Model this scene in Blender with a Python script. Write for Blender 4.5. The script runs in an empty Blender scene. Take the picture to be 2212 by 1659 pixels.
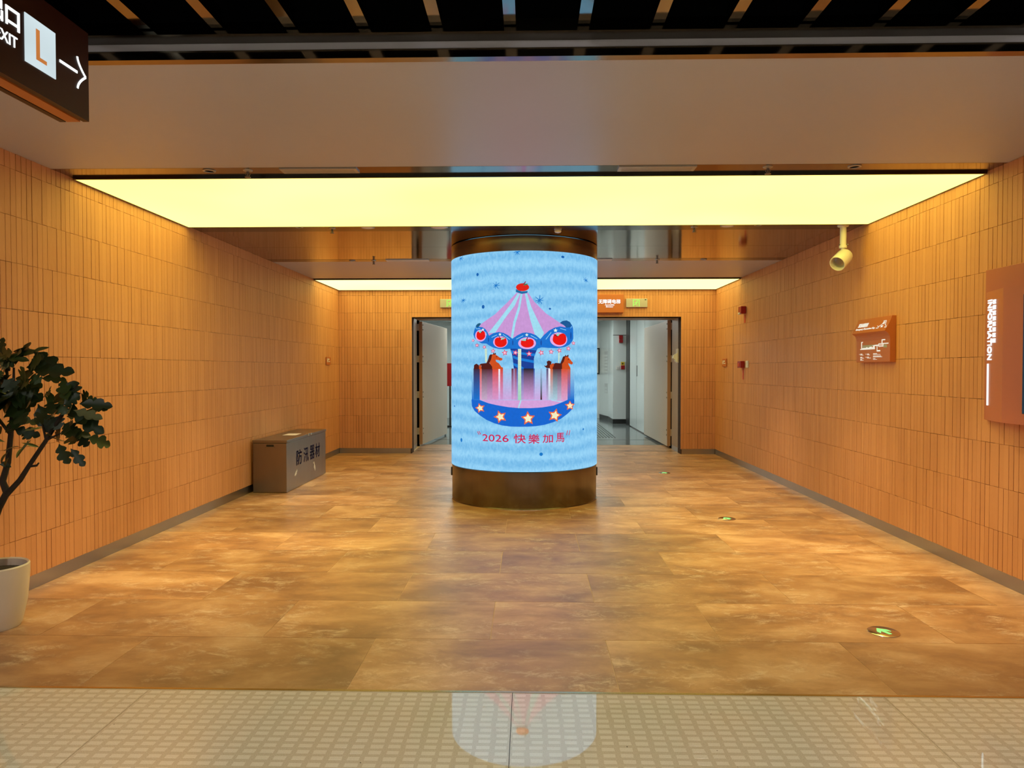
import bpy, bmesh, math, random
from mathutils import Vector, Matrix
random.seed(7)
S = bpy.context.scene
C = S.collection

# ------------------------------------------------------------------ camera, world, exposure
cam_d = bpy.data.cameras.new('camera'); cam = bpy.data.objects.new('camera', cam_d); C.objects.link(cam)
cam_d.sensor_width = 36.0; cam_d.sensor_fit = 'HORIZONTAL'; cam_d.lens = 1534.0 / 2212.0 * 36.0
cam_d.clip_start = 0.02
cam.location = (0, 0, 1.41)
cam.rotation_euler = (math.radians(90) - math.atan(31.5 / 1534), 0, math.atan(36 / 1534))
S.camera = cam
W = bpy.data.worlds.new('world'); S.world = W; W.use_nodes = True
W.node_tree.nodes['Background'].inputs[0].default_value = (1.0, 0.90, 0.78, 1)
W.node_tree.nodes['Background'].inputs[1].default_value = 0.20
S.view_settings.view_transform = 'Standard'; S.view_settings.look = 'None'
S.view_settings.exposure = 0.0; S.view_settings.gamma = 1.0; S.view_settings.use_curve_mapping = False
PANEL_NEAR = ((1.0, 0.86, 0.170), 2.75)     # luminous ceiling near: colour, strength
PANEL_FAR = ((1.0, 0.87, 0.26), 2.6)
SCREEN_GAIN = 0.99
ADDED_HALL_LAMP = ((1.0, 0.93, 0.90), 66.0)  # added lamps out of view above the concourse
SPOT_POWER = 165.0
ADDED_CORRIDOR_LAMP = ((0.88, 1.0, 0.97), 18.0)  # added lamps that light the corridor

def area_light(name, loc, sx, sy, col, power):
    d = bpy.data.lights.new(name, 'AREA'); d.shape = 'RECTANGLE'; d.size = sx; d.size_y = sy
    d.color = col; d.energy = power
    o = bpy.data.objects.new(name, d); C.objects.link(o); o.location = loc
    return o

# ------------------------------------------------------------------ dimensions (metres; x right, y into the passage)
XL, XR = -3.178, 3.090          # tile faces of the side walls
Y0, YB = 3.08, 11.84            # mouth of the passage, face of the end wall
ZC = 2.745                      # ceiling
OL, OR, OZ = -1.965, 2.530, 2.28  # opening in the end wall

# ------------------------------------------------------------------ materials
def lin(rgb):      # screen colour 0..255 to linear light
    r = [q / 255 for q in rgb]
    return tuple(c / 12.92 if c <= .04045 else ((c + .055) / 1.055) ** 2.4 for c in r)
M = {}
def mat(name, col, rough=.5, metal=0.0, var=.12, scale=8.0, bump=0.0, bscale=60.0, stretch=(1, 1, 1), ior=1.45, emit=None, es=0.0, spec=.5, coat=0.0):
    m = bpy.data.materials.new(name); m.use_nodes = True
    nt = m.node_tree; N = nt.nodes; L = nt.links; b = N['Principled BSDF']
    b.inputs['Roughness'].default_value = rough; b.inputs['Metallic'].default_value = metal
    b.inputs['IOR'].default_value = ior; b.inputs['Specular IOR Level'].default_value = spec
    b.inputs['Coat Weight'].default_value = coat; b.inputs['Coat Roughness'].default_value = .08
    tc = N.new('ShaderNodeTexCoord'); mp = N.new('ShaderNodeMapping'); mp.inputs['Scale'].default_value = stretch
    L.new(tc.outputs['Object'], mp.inputs['Vector'])
    nz = N.new('ShaderNodeTexNoise'); nz.inputs['Scale'].default_value = scale; nz.inputs['Detail'].default_value = 5
    L.new(mp.outputs[0], nz.inputs['Vector'])
    mx = N.new('ShaderNodeMix'); mx.data_type = 'RGBA'
    mx.inputs['A'].default_value = (*[c * (1 - var) for c in col], 1); mx.inputs['B'].default_value = (*[min(1, c * (1 + var)) for c in col], 1)
    L.new(nz.outputs['Fac'], mx.inputs['Factor']); L.new(mx.outputs['Result'], b.inputs['Base Color'])
    if bump:
        n2 = N.new('ShaderNodeTexNoise'); n2.inputs['Scale'].default_value = bscale; n2.inputs['Detail'].default_value = 3
        L.new(mp.outputs[0], n2.inputs['Vector'])
        bp = N.new('ShaderNodeBump'); bp.inputs['Strength'].default_value = bump; bp.inputs['Distance'].default_value = .01
        L.new(n2.outputs['Fac'], bp.inputs['Height']); L.new(bp.outputs[0], b.inputs['Normal'])
    if emit:
        b.inputs['Emission Color'].default_value = (*emit, 1); b.inputs['Emission Strength'].default_value = es
    M[name] = m
    return m

def tile_material():
    m = mat('terracotta', (1, 1, 1), rough=.55, var=0, bump=.25, bscale=45, stretch=(1, 1, .35))
    nt = m.node_tree; N = nt.nodes; L = nt.links; b = N['Principled BSDF']
    at = N.new('ShaderNodeAttribute'); at.attribute_name = 'tint'
    tc = N.new('ShaderNodeNewGeometry')
    nz = N.new('ShaderNodeTexNoise'); nz.inputs['Scale'].default_value = 1.3; nz.inputs['Detail'].default_value = 6; nz.inputs['Roughness'].default_value = .65
    L.new(tc.outputs['Position'], nz.inputs['Vector'])
    ad = N.new('ShaderNodeMath'); ad.operation = 'MULTIPLY_ADD'; L.new(at.outputs['Fac'], ad.inputs[0]); ad.inputs[1].default_value = .40
    sb = N.new('ShaderNodeMath'); sb.operation = 'MULTIPLY'; L.new(nz.outputs['Fac'], sb.inputs[0]); sb.inputs[1].default_value = .60
    L.new(sb.outputs[0], ad.inputs[2])
    cr = N.new('ShaderNodeValToRGB'); e = cr.color_ramp.elements
    e[0].position = .1; e[0].color = (.62, .272, .105, 1); e[1].position = .9; e[1].color = (.76, .362, .150, 1)
    L.new(ad.outputs[0], cr.inputs[0]); L.new(cr.outputs[0], b.inputs['Base Color'])
    b.inputs['Specular IOR Level'].default_value = .35

def floor_material():
    m = mat('stone_floor', (1, 1, 1), rough=.36, var=0, ior=1.75)
    nt = m.node_tree; N = nt.nodes; L = nt.links; b = N['Principled BSDF']
    g = N.new('ShaderNodeNewGeometry'); oi = N.new('ShaderNodeObjectInfo')
    sc = N.new('ShaderNodeVectorMath'); sc.operation = 'SCALE'; sc.inputs[0].default_value = (37, 53, 71); L.new(oi.outputs['Random'], sc.inputs['Scale'])
    ad = N.new('ShaderNodeVectorMath'); ad.operation = 'ADD'; L.new(g.outputs['Position'], ad.inputs[0]); L.new(sc.outputs[0], ad.inputs[1])
    mp = N.new('ShaderNodeMapping'); mp.inputs['Scale'].default_value = (1.0, 1.65, 1); L.new(ad.outputs[0], mp.inputs['Vector'])
    def noise(s, d, r, dist=0.0):
        n = N.new('ShaderNodeTexNoise'); n.inputs['Scale'].default_value = s; n.inputs['Detail'].default_value = d
        n.inputs['Roughness'].default_value = r; n.inputs['Distortion'].default_value = dist
        L.new(mp.outputs[0], n.inputs['Vector']); return n
    n1 = noise(1.7, 10, .62, .25)
    cr = N.new('ShaderNodeValToRGB'); e = cr.color_ramp.elements
    e[0].position = .36; e[0].color = (.32, .152, .062, 1); e[1].position = .64; e[1].color = (.68, .405, .19, 1)
    x = e.new(.5); x.color = (.49, .25, .10, 1)
    L.new(n1.outputs['Fac'], cr.inputs[0])
    n2 = noise(8.0, 12, .80, .5)
    c2 = N.new('ShaderNodeValToRGB'); e = c2.color_ramp.elements
    e[0].position = .50; e[0].color = (0, 0, 0, 1); e[1].position = .68; e[1].color = (1, 1, 1, 1)
    L.new(n2.outputs['Fac'], c2.inputs[0])
    n3 = noise(2.3, 2, .5)
    c3 = N.new('ShaderNodeValToRGB'); e = c3.color_ramp.elements
    e[0].position = .40; e[0].color = (0, 0, 0, 1); e[1].position = .58; e[1].color = (.85, .85, .85, 1)
    L.new(n3.outputs['Fac'], c3.inputs[0])
    mu = N.new('ShaderNodeMath'); mu.operation = 'MULTIPLY'; L.new(c2.outputs[0], mu.inputs[0]); L.new(c3.outputs[0], mu.inputs[1])
    mx = N.new('ShaderNodeMix'); mx.data_type = 'RGBA'; L.new(mu.outputs[0], mx.inputs['Factor']); L.new(cr.outputs[0], mx.inputs['A']); mx.inputs['B'].default_value = (.86, .66, .43, 1)
    hs = N.new('ShaderNodeHueSaturation'); L.new(mx.outputs['Result'], hs.inputs['Color'])
    mr = N.new('ShaderNodeMapRange'); mr.inputs['To Min'].default_value = .82; mr.inputs['To Max'].default_value = 1.16
    L.new(oi.outputs['Random'], mr.inputs[0]); L.new(mr.outputs[0], hs.inputs['Value'])
    L.new(hs.outputs[0], b.inputs['Base Color'])
    r2 = N.new('ShaderNodeMapRange'); r2.inputs['To Min'].default_value = .28; r2.inputs['To Max'].default_value = .46
    L.new(n2.outputs['Fac'], r2.inputs[0]); L.new(r2.outputs[0], b.inputs['Roughness'])
    bp = N.new('ShaderNodeBump'); bp.inputs['Strength'].default_value = .12; bp.inputs['Distance'].default_value = .004
    L.new(n2.outputs['Fac'], bp.inputs['Height']); L.new(bp.outputs[0], b.inputs['Normal'])

def terrazzo(name, ca, cb):
    m = mat(name, (1, 1, 1), rough=.018, var=0, ior=2.4)
    nt = m.node_tree; N = nt.nodes; L = nt.links; b = N['Principled BSDF']
    g = N.new('ShaderNodeNewGeometry')
    n1 = N.new('ShaderNodeTexNoise'); n1.inputs['Scale'].default_value = 260; n1.inputs['Detail'].default_value = 2
    L.new(g.outputs['Position'], n1.inputs['Vector'])
    cr = N.new('ShaderNodeValToRGB'); e = cr.color_ramp.elements
    e[0].position = .35; e[0].color = (*ca, 1); e[1].position = .65; e[1].color = (*cb, 1)
    L.new(n1.outputs['Fac'], cr.inputs[0])
    n2 = N.new('ShaderNodeTexVoronoi'); n2.inputs['Scale'].default_value = 9
    L.new(g.outputs['Position'], n2.inputs['Vector'])
    c2 = N.new('ShaderNodeValToRGB'); e = c2.color_ramp.elements
    e[0].position = .018; e[0].color = (.12, .09, .06, 1); e[1].position = .03; e[1].color = (1, 1, 1, 1)
    L.new(n2.outputs['Distance'], c2.inputs[0])
    mx = N.new('ShaderNodeMix'); mx.data_type = 'RGBA'; mx.blend_type = 'MULTIPLY'; mx.inputs['Factor'].default_value = 1
    L.new(cr.outputs[0], mx.inputs['A']); L.new(c2.outputs[0], mx.inputs['B'])
    L.new(mx.outputs['Result'], b.inputs['Base Color'])

def screen_material():
    m = bpy.data.materials.new('led_picture'); m.use_nodes = True; nt = m.node_tree; N = nt.nodes; L = nt.links
    b = N['Principled BSDF']; b.inputs['Base Color'].default_value = (.01, .01, .012, 1); b.inputs['Roughness'].default_value = .6; b.inputs['Specular IOR Level'].default_value = .1
    a = N.new('ShaderNodeAttribute'); a.attribute_name = 'ink'
    g = N.new('ShaderNodeNewGeometry'); nz = N.new('ShaderNodeTexNoise'); nz.inputs['Scale'].default_value = 42; nz.inputs['Detail'].default_value = 3
    L.new(g.outputs['Position'], nz.inputs['Vector'])
    mr = N.new('ShaderNodeMapRange'); mr.inputs['To Min'].default_value = .86; mr.inputs['To Max'].default_value = 1.14
    L.new(nz.outputs['Fac'], mr.inputs[0])
    mx = N.new('ShaderNodeMix'); mx.data_type = 'RGBA'; mx.blend_type = 'MULTIPLY'; mx.inputs['Factor'].default_value = 1
    L.new(a.outputs['Color'], mx.inputs['A']); L.new(mr.outputs[0], mx.inputs['B'])
    L.new(mx.outputs['Result'], b.inputs['Emission Color']); b.inputs['Emission Strength'].default_value = SCREEN_GAIN
    M['led_picture'] = m
    m = bpy.data.materials.new('led_ground'); m.use_nodes = True; nt = m.node_tree; N = nt.nodes; L = nt.links
    b = N['Principled BSDF']; b.inputs['Base Color'].default_value = (.01, .01, .012, 1); b.inputs['Roughness'].default_value = .6; b.inputs['Specular IOR Level'].default_value = .1
    g = N.new('ShaderNodeNewGeometry')
    mp = N.new('ShaderNodeMapping'); mp.inputs['Scale'].default_value = (1.3, 1.3, .8); L.new(g.outputs['Position'], mp.inputs['Vector'])
    n1 = N.new('ShaderNodeTexNoise'); n1.inputs['Scale'].default_value = 30; n1.inputs['Detail'].default_value = 3; n1.inputs['Distortion'].default_value = .6; L.new(mp.outputs[0], n1.inputs['Vector'])
    wv = N.new('ShaderNodeTexWave'); wv.bands_direction = 'Z'; wv.inputs['Scale'].default_value = 2.1; wv.inputs['Distortion'].default_value = 3.2; wv.inputs['Detail'].default_value = 2; wv.inputs['Detail Scale'].default_value = .6
    L.new(g.outputs['Position'], wv.inputs['Vector'])
    ad = N.new('ShaderNodeMath'); ad.operation = 'MULTIPLY_ADD'; L.new(n1.outputs['Fac'], ad.inputs[0]); ad.inputs[1].default_value = .8
    w2 = N.new('ShaderNodeMath'); w2.operation = 'MULTIPLY'; L.new(wv.outputs['Fac'], w2.inputs[0]); w2.inputs[1].default_value = .3; L.new(w2.outputs[0], ad.inputs[2])
    cr = N.new('ShaderNodeValToRGB'); e = cr.color_ramp.elements
    e[0].position = .28; e[0].color = (.155, .47, .80, 1); e[1].position = .78; e[1].color = (.31, .67, .95, 1)
    L.new(ad.outputs[0], cr.inputs[0]); L.new(cr.outputs[0], b.inputs['Emission Color']); b.inputs['Emission Strength'].default_value = SCREEN_GAIN
    M['led_ground'] = m

def glow_material(name, col, strength, var=.1, scale=.7):
    m = bpy.data.materials.new(name); m.use_nodes = True; nt = m.node_tree; N = nt.nodes; L = nt.links
    b = N['Principled BSDF']; b.inputs['Base Color'].default_value = (.05, .05, .05, 1); b.inputs['Roughness'].default_value = .8; b.inputs['Specular IOR Level'].default_value = 0
    g = N.new('ShaderNodeNewGeometry'); nz = N.new('ShaderNodeTexNoise'); nz.inputs['Scale'].default_value = scale; nz.inputs['Detail'].default_value = 1
    L.new(g.outputs['Position'], nz.inputs['Vector'])
    mr = N.new('ShaderNodeMapRange'); mr.inputs['From Min'].default_value = .3; mr.inputs['From Max'].default_value = .7
    mr.inputs['To Min'].default_value = strength * (1 - var); mr.inputs['To Max'].default_value = strength * (1 + var)
    L.new(nz.outputs['Fac'], mr.inputs[0]); L.new(mr.outputs[0], b.inputs['Emission Strength'])
    b.inputs['Emission Color'].default_value = (*col, 1)
    M[name] = m

tile_material(); floor_material(); screen_material()
terrazzo('terrazzo', (.63, .56, .40), (.76, .69, .51)); terrazzo('inlay', (.80, .75, .59), (.90, .85, .69))
glow_material('panel_near', *PANEL_NEAR); glow_material('panel_far', *PANEL_FAR); glow_material('added_hall_lamp', *ADDED_HALL_LAMP, .02); glow_material('added_corridor_lamp', *ADDED_CORRIDOR_LAMP, .02)
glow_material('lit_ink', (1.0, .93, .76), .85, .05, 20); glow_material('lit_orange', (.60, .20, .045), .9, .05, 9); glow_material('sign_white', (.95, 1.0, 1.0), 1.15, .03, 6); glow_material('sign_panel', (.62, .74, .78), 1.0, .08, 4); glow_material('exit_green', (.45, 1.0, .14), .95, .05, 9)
mat('grout', (.055, .022, .008), rough=.9); mat('floor_grout', (.80, .58, .34), rough=.8)
mat('paint', (.50, .50, .56), rough=.36, var=.04, scale=1.2, bump=.03, bscale=20, spec=.5)  # bluish base colour stands in for blue light from the screen column
mat('paint_dark', (.02, .018, .015), rough=.8, var=.1)
mat('void_black', (.0015, .0015, .0015), rough=.95, var=.1, spec=0.0)
mat('bronze_mirror', (.40, .32, .235), rough=.085, metal=1, var=.05, scale=2, bump=.035, bscale=5.0, stretch=(1, .35, 1))
mat('bronze_strip', (.30, .235, .165), rough=.12, metal=1, var=.05, scale=3, bump=.02, bscale=4)
mat('dark_strip', (.10, .088, .066), rough=.16, metal=1, var=.06, scale=3)
mat('bronze', (.195, .165, .135), rough=.26, metal=1, var=.08, scale=30, stretch=(1, 1, .05), bump=.015, bscale=150)
mat('steel', (.28, .26, .235), rough=.30, metal=1, var=.12, scale=6, stretch=(1, 1, .3), bump=.02, bscale=30)
mat('skirting', (.40, .37, .33), rough=.32, metal=1, var=.08, scale=4)
mat('slat_metal', (.30, .27, .24), rough=.07, metal=1, var=.08, scale=5, bump=.03, bscale=7)
mat('brass', (.62, .52, .30), rough=.22, metal=1, var=.1, scale=20)
mat('sign_orange', (.53, .155, .040), rough=.38, var=.04, scale=5, spec=.5)
mat('sign_brown', (.045, .011, .004), rough=.42, var=.06, scale=5)
mat('white_plastic', (.78, .74, .66), rough=.4, var=.05); mat('white_ink', (.86, .83, .76), rough=.6, var=.04)
mat('grey_ink', (.42, .43, .42), rough=.6, var=.04); mat('orange_ink', (.72, .22, .06), rough=.5, var=.04); mat('blue_ink', (.035, .035, .16), rough=.5, var=.1)
mat('black_plastic', (.015, .015, .014), rough=.4, var=.1); mat('dark_glass', (.01, .01, .012), rough=.08, var=.05)
mat('alarm_red', (.36, .012, .012), rough=.35, var=.08); mat('label_red', (.62, .075, .02), rough=.5, var=.08); mat('yellow', (.72, .50, .03), rough=.5, var=.06)
mat('door_paint', (.60, .51, .42), rough=.42, var=.04, scale=1.5); mat('door_edge', (.50, .27, .15), rough=.45, var=.06)
mat('reveal', (.40, .26, .14), rough=.45, var=.06, scale=2)
mat('corridor_white', (.70, .74, .72), rough=.16, var=.03, scale=1.0); mat('corridor_floor', (.17, .185, .18), rough=.12, var=.18, scale=9); mat('tactile', (.06, .07, .07), rough=.4, var=.1)
mat('vent_metal', (.52, .49, .43), rough=.4, metal=.6, var=.06); mat('pot_white', (.68, .60, .47), rough=.28, var=.04, scale=3); mat('soil', (.03, .022, .015), rough=.95, var=.5, scale=40, bump=.8, bscale=50)
mat('bark', (.022, .015, .009), rough=.85, var=.35, scale=30, stretch=(1, 1, .3), bump=.5, bscale=60)
mat('leaf_dark', (.014, .030, .007), rough=.42, var=.35, scale=9); mat('leaf_mid', (.032, .058, .012), rough=.42, var=.3, scale=9); mat('leaf_pale', (.12, .145, .06), rough=.5, var=.2, scale=9)
mat('paper', (.66, .58, .46), rough=.8, var=.1, scale=20); mat('chrome', (.7, .68, .62), rough=.15, metal=1, var=.03)
mat('disc_glow', (.25, .7, .25), rough=.5, emit=(.25, 1.0, .30), es=.55)

# ------------------------------------------------------------------ mesh helpers
WL = {}          # world location of every object made here
def _loc(o): return WL.get(o.name, Vector((0, 0, 0)))
def link(name, me, mat_, parent, world):
    o = bpy.data.objects.new(name, me); C.objects.link(o)
    if mat_ and not me.materials: me.materials.append(M[mat_])
    if parent: o.parent = parent; o.location = Vector(world) - _loc(parent)
    else: o.location = world
    WL[o.name] = Vector(world)
    return o
def mk(name, vf, mat_, parent=None, org=None, fix=True, smooth=False):
    v, f = vf
    me = bpy.data.meshes.new(name)
    lo = Vector([min(p[i] for p in v) for i in range(3)]); hi = Vector([max(p[i] for p in v) for i in range(3)])
    o = Vector(org) if org else Vector(((lo.x + hi.x) / 2, (lo.y + hi.y) / 2, lo.z if parent is None else (lo.z + hi.z) / 2))
    me.from_pydata([tuple(Vector(p) - o) for p in v], [], f)
    if fix:
        b = bmesh.new(); b.from_mesh(me); bmesh.ops.recalc_face_normals(b, faces=b.faces); b.to_mesh(me); b.free()
    if smooth:
        for p in me.polygons: p.use_smooth = True
        try: me.set_sharp_from_angle(angle=math.radians(40))
        except Exception: pass
    return link(name, me, mat_, parent, o)
def thing(name, loc, label, cat, group=None):
    o = bpy.data.objects.new(name, None); C.objects.link(o); o.location = loc; o.empty_display_size = .1
    WL[o.name] = Vector(loc)
    return tag(o, label, cat, group)
def tag(o, label, cat, group=None):
    o['label'] = label; o['category'] = cat
    if group: o['group'] = group
    return o
def struct(o, label=None):
    o['kind'] = 'structure'
    if label: o['label'] = label
    return o
def box(x0, x1, y0, y1, z0, z1):
    x0, x1 = min(x0, x1), max(x0, x1); y0, y1 = min(y0, y1), max(y0, y1); z0, z1 = min(z0, z1), max(z0, z1)
    return ([(x0, y0, z0), (x1, y0, z0), (x1, y1, z0), (x0, y1, z0), (x0, y0, z1), (x1, y0, z1), (x1, y1, z1), (x0, y1, z1)],
            [(0, 3, 2, 1), (4, 5, 6, 7), (0, 1, 5, 4), (1, 2, 6, 5), (2, 3, 7, 6), (3, 0, 4, 7)])
def bbox(x0, x1, y0, y1, z0, z1, r=.004):
    b = bmesh.new(); v, f = box(x0, x1, y0, y1, z0, z1)
    vs = [b.verts.new(p) for p in v]
    for q in f: b.faces.new([vs[i] for i in q])
    bmesh.ops.bevel(b, geom=b.edges[:], offset=r, segments=2, affect='EDGES', profile=.6)
    b.verts.index_update(); out = ([tuple(p.co) for p in b.verts], [tuple(p.index for p in q.verts) for q in b.faces]); b.free()
    return out
def join(*vfs):
    V, F = [], []
    for v, f in vfs:
        n = len(V); V += list(v); F += [tuple(i + n for i in q) for q in f]
    return V, F
def xf(vf, m): return [tuple(m @ Vector(p)) for p in vf[0]], vf[1]
def frame(O, r, u):
    r = Vector(r).normalized(); u = Vector(u); n = r.cross(u).normalized(); u = n.cross(r)
    return Matrix(((r.x, u.x, n.x, O[0]), (r.y, u.y, n.y, O[1]), (r.z, u.z, n.z, O[2]), (0, 0, 0, 1)))
def lathe(prof, n=32, c=(0, 0, 0), cap=True):
    V, F = [], []
    for r, z in prof:
        for k in range(n):
            a = 2 * math.pi * k / n; V.append((c[0] + r * math.cos(a), c[1] + r * math.sin(a), c[2] + z))
    m = len(prof)
    for i in range(m - 1):
        for k in range(n): F.append((i * n + k, i * n + (k + 1) % n, (i + 1) * n + (k + 1) % n, (i + 1) * n + k))
    if cap: F.append(tuple(range(n))[::-1]); F.append(tuple((m - 1) * n + k for k in range(n)))
    return V, F
def tube(pts, rad, n=8):
    V, F = [], []; pts = [Vector(p) for p in pts]
    if not isinstance(rad, (list, tuple)): rad = [rad] * len(pts)
    pv = None
    for i, p in enumerate(pts):
        d = (pts[min(i + 1, len(pts) - 1)] - pts[max(i - 1, 0)]).normalized()
        a = d.orthogonal().normalized() if pv is None else (pv - d * pv.dot(d)).normalized(); pv = a
        b = d.cross(a)
        for k in range(n):
            t = 2 * math.pi * k / n; V.append(tuple(p + (a * math.cos(t) + b * math.sin(t)) * rad[i]))
    for i in range(len(pts) - 1):
        for k in range(n): F.append((i * n + k, i * n + (k + 1) % n, (i + 1) * n + (k + 1) % n, (i + 1) * n + k))
    F.append(tuple(range(n))[::-1]); F.append(tuple((len(pts) - 1) * n + k for k in range(n)))
    return V, F
def prism(pts, h):          # 2D outline (x, y) extruded 0..h in z
    n = len(pts)
    V = [(x, y, 0) for x, y in pts] + [(x, y, h) for x, y in pts]
    F = [tuple(range(n))[::-1], tuple(range(n, 2 * n))] + [(i, (i + 1) % n, n + (i + 1) % n, n + i) for i in range(n)]
    return V, F
def extrude_y(prof, y0, y1):   # outline of (x, z) swept along y
    n = len(prof); V = [(x, y0, z) for x, z in prof] + [(x, y1, z) for x, z in prof]
    F = [tuple(range(n)), tuple(range(n, 2 * n))[::-1]] + [(i, (i + 1) % n, n + (i + 1) % n, n + i) for i in range(n)]
    return V, F
def seg(x0, y0, x1, y1, w, h):  # flat bar from a to b in a sign's own plane
    d = Vector((x1 - x0, y1 - y0)); n = Vector((-d.y, d.x)).normalized() * w / 2
    return prism([(x0 - n.x, y0 - n.y), (x1 - n.x, y1 - n.y), (x1 + n.x, y1 + n.y), (x0 + n.x, y0 + n.y)], h)
def rect(x0, y0, x1, y1, h): return prism([(x0, y0), (x1, y0), (x1, y1), (x0, y1)], h)
def star(cx, cy, rx, ry, rot=0, inner=.45):
    out = []
    for k in range(10):
        a = math.radians(90 + rot + 36 * k); q = 1 if k % 2 == 0 else inner
        out.append((cx + rx * q * math.cos(a), cy + ry * q * math.sin(a)))
    return out
_glyph = {}
def glyphs(body, bold=0.0):
    key = (body, bold)
    if key not in _glyph:
        cu = bpy.data.curves.new('lettering', 'FONT'); cu.body = body; cu.offset = bold; cu.resolution_u = 4
        o = bpy.data.objects.new('lettering', cu); C.objects.link(o)
        bpy.context.view_layer.update()
        me = bpy.data.meshes.new_from_object(o.evaluated_get(bpy.context.evaluated_depsgraph_get()))
        v = [tuple(p.co) for p in me.vertices]; f = [tuple(p.vertices) for p in me.polygons]
        bpy.data.objects.remove(o); bpy.data.curves.remove(cu); bpy.data.meshes.remove(me)
        lo = [min(p[i] for p in v) for i in (0, 1)]; hi = [max(p[i] for p in v) for i in (0, 1)]
        _glyph[key] = ([((p[0] - lo[0]) / (hi[0] - lo[0]), (p[1] - lo[1]) / (hi[1] - lo[1])) for p in v], f)
    return _glyph[key]
def heavy(body, e, asp):      # the same strokes laid side by side for a bolder face
    v, f = glyphs(body); V, F = [], []
    for dx, dy in ((0, 0),) if not e else ((-e * asp, 0), (e * asp, 0), (0, -e), (0, e)):
        n = len(V); V += [(a + dx, b + dy) for a, b in v]; F += [tuple(i + n for i in q) for q in f]
    return V, F
def text(name, body, x0, x1, y0, y1, h, fr, mat_, parent, bold=.012):   # lettering fitted to a rectangle of the sign's plane
    v, f = heavy(body, bold, abs((y1 - y0) / (x1 - x0))); n = len(v)
    V = [(x0 + a * (x1 - x0), y0 + b * (y1 - y0), h) for a, b in v]
    cnt = {}
    for q in f:
        for i in range(len(q)):
            e = (q[i], q[(i + 1) % len(q)]); cnt[e] = cnt.get(e, 0) + 1
    V += [(p[0], p[1], 0) for p in V]
    F = list(f) + [tuple(i + n for i in q)[::-1] for q in f] + [(b, a, a + n, b + n) for (a, b) in cnt if (b, a) not in cnt]
    return mk(name, xf((V, F), fr), mat_, parent, fix=False)

# ================================================================== SETTING
# ---- tiled walls
ROWS = [(.088, .347)] + [(.347 + .287 * k, .347 + .287 * (k + 1)) for k in range(8)] + [(2.643, ZC)]
PITCH = .0470
def set_tint(me, vals):
    at = me.attributes.new('tint', 'FLOAT', 'FACE'); at.data.foreach_set('value', vals)
def tiled(wall, place, a0, a1, singles, keep=lambda a, r: True, zmin=lambda a: 0.0):
    """place(a, d, z): point of the wall at run a, distance d out of the backing. Near tiles are single objects, the rest one field."""
    n = int(round((a1 - a0) / PITCH)); w = (a1 - a0) / n
    cells = [(c, r) for c in range(n) for r in range(len(ROWS)) if keep(a0 + (c + .5) * w, r)]
    ranked = sorted(cells, key=lambda q: singles(a0 + (q[0] + .5) * w, q[1]))
    chosen = set(ranked[:300])
    variants = {}
    V, F, T = [], [], []
    for c, r in cells:
        z0, z1 = ROWS[r]; a = a0 + c * w
        gap = random.choice((.0009, .0014, .0020, .0027)); d = .0105 + random.random() * .0022; t = random.random()
        dz = random.uniform(-.0008, .0008)
        if (c, r) in chosen:
            hz = round(z1 - z0, 3); k = random.randrange(6); key = (hz, k)
            if key not in variants:
                hw = w / 2 - (.0008, .0014, .0021, .0027, .0011, .0017)[k]; dd = .0105 + .0004 * k
                ps = [place(p, q, z) - place(0, 0, 0) for q in (0, dd) for p, z in ((-hw, .0012), (hw, .0012), (hw, hz - .0012), (-hw, hz - .0012))]
                me = bpy.data.meshes.new('tile')
                me.from_pydata([tuple(p) for p in ps], [], [(0, 1, 2, 3), (4, 5, 6, 7), (0, 1, 5, 4), (1, 2, 6, 5), (2, 3, 7, 6), (3, 0, 4, 7)])
                b = bmesh.new(); b.from_mesh(me); bmesh.ops.recalc_face_normals(b, faces=b.faces); b.to_mesh(me); b.free()
                set_tint(me, [(k * .618 + .2) % 1.0] * 6); me.materials.append(M['terracotta']); variants[key] = me
            o = bpy.data.objects.new('tile', variants[key]); C.objects.link(o); o.parent = wall
            o.location = place(a + w / 2 + random.uniform(-.0004, .0004), 0, z0 + dz) - _loc(wall)
        else:
            i = len(V)
            for q in (0, d):
                for p, z in ((a + gap, z0 + .0012 + dz), (a + w - gap * .5, z0 + .0012 + dz), (a + w - gap * .5, z1 - .0012 + dz), (a + gap, z1 - .0012 + dz)):
                    V.append(tuple(place(p, q, max(z, zmin(a + w / 2))) - _loc(wall)))
            F += [(i + 4, i + 5, i + 6, i + 7), (i, i + 1, i + 5, i + 4), (i + 1, i + 2, i + 6, i + 5), (i + 2, i + 3, i + 7, i + 6), (i + 3, i, i + 4, i + 7)]
            T += [t] * 5
    me = bpy.data.meshes.new('tile_field'); me.from_pydata(V, [], F)
    b = bmesh.new(); b.from_mesh(me); bmesh.ops.recalc_face_normals(b, faces=b.faces); b.to_mesh(me); b.free()
    set_tint(me, T); me.materials.append(M['terracotta'])
    o = bpy.data.objects.new('tile_field', me); C.objects.link(o); o.parent = wall; o['kind'] = 'stuff'

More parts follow.
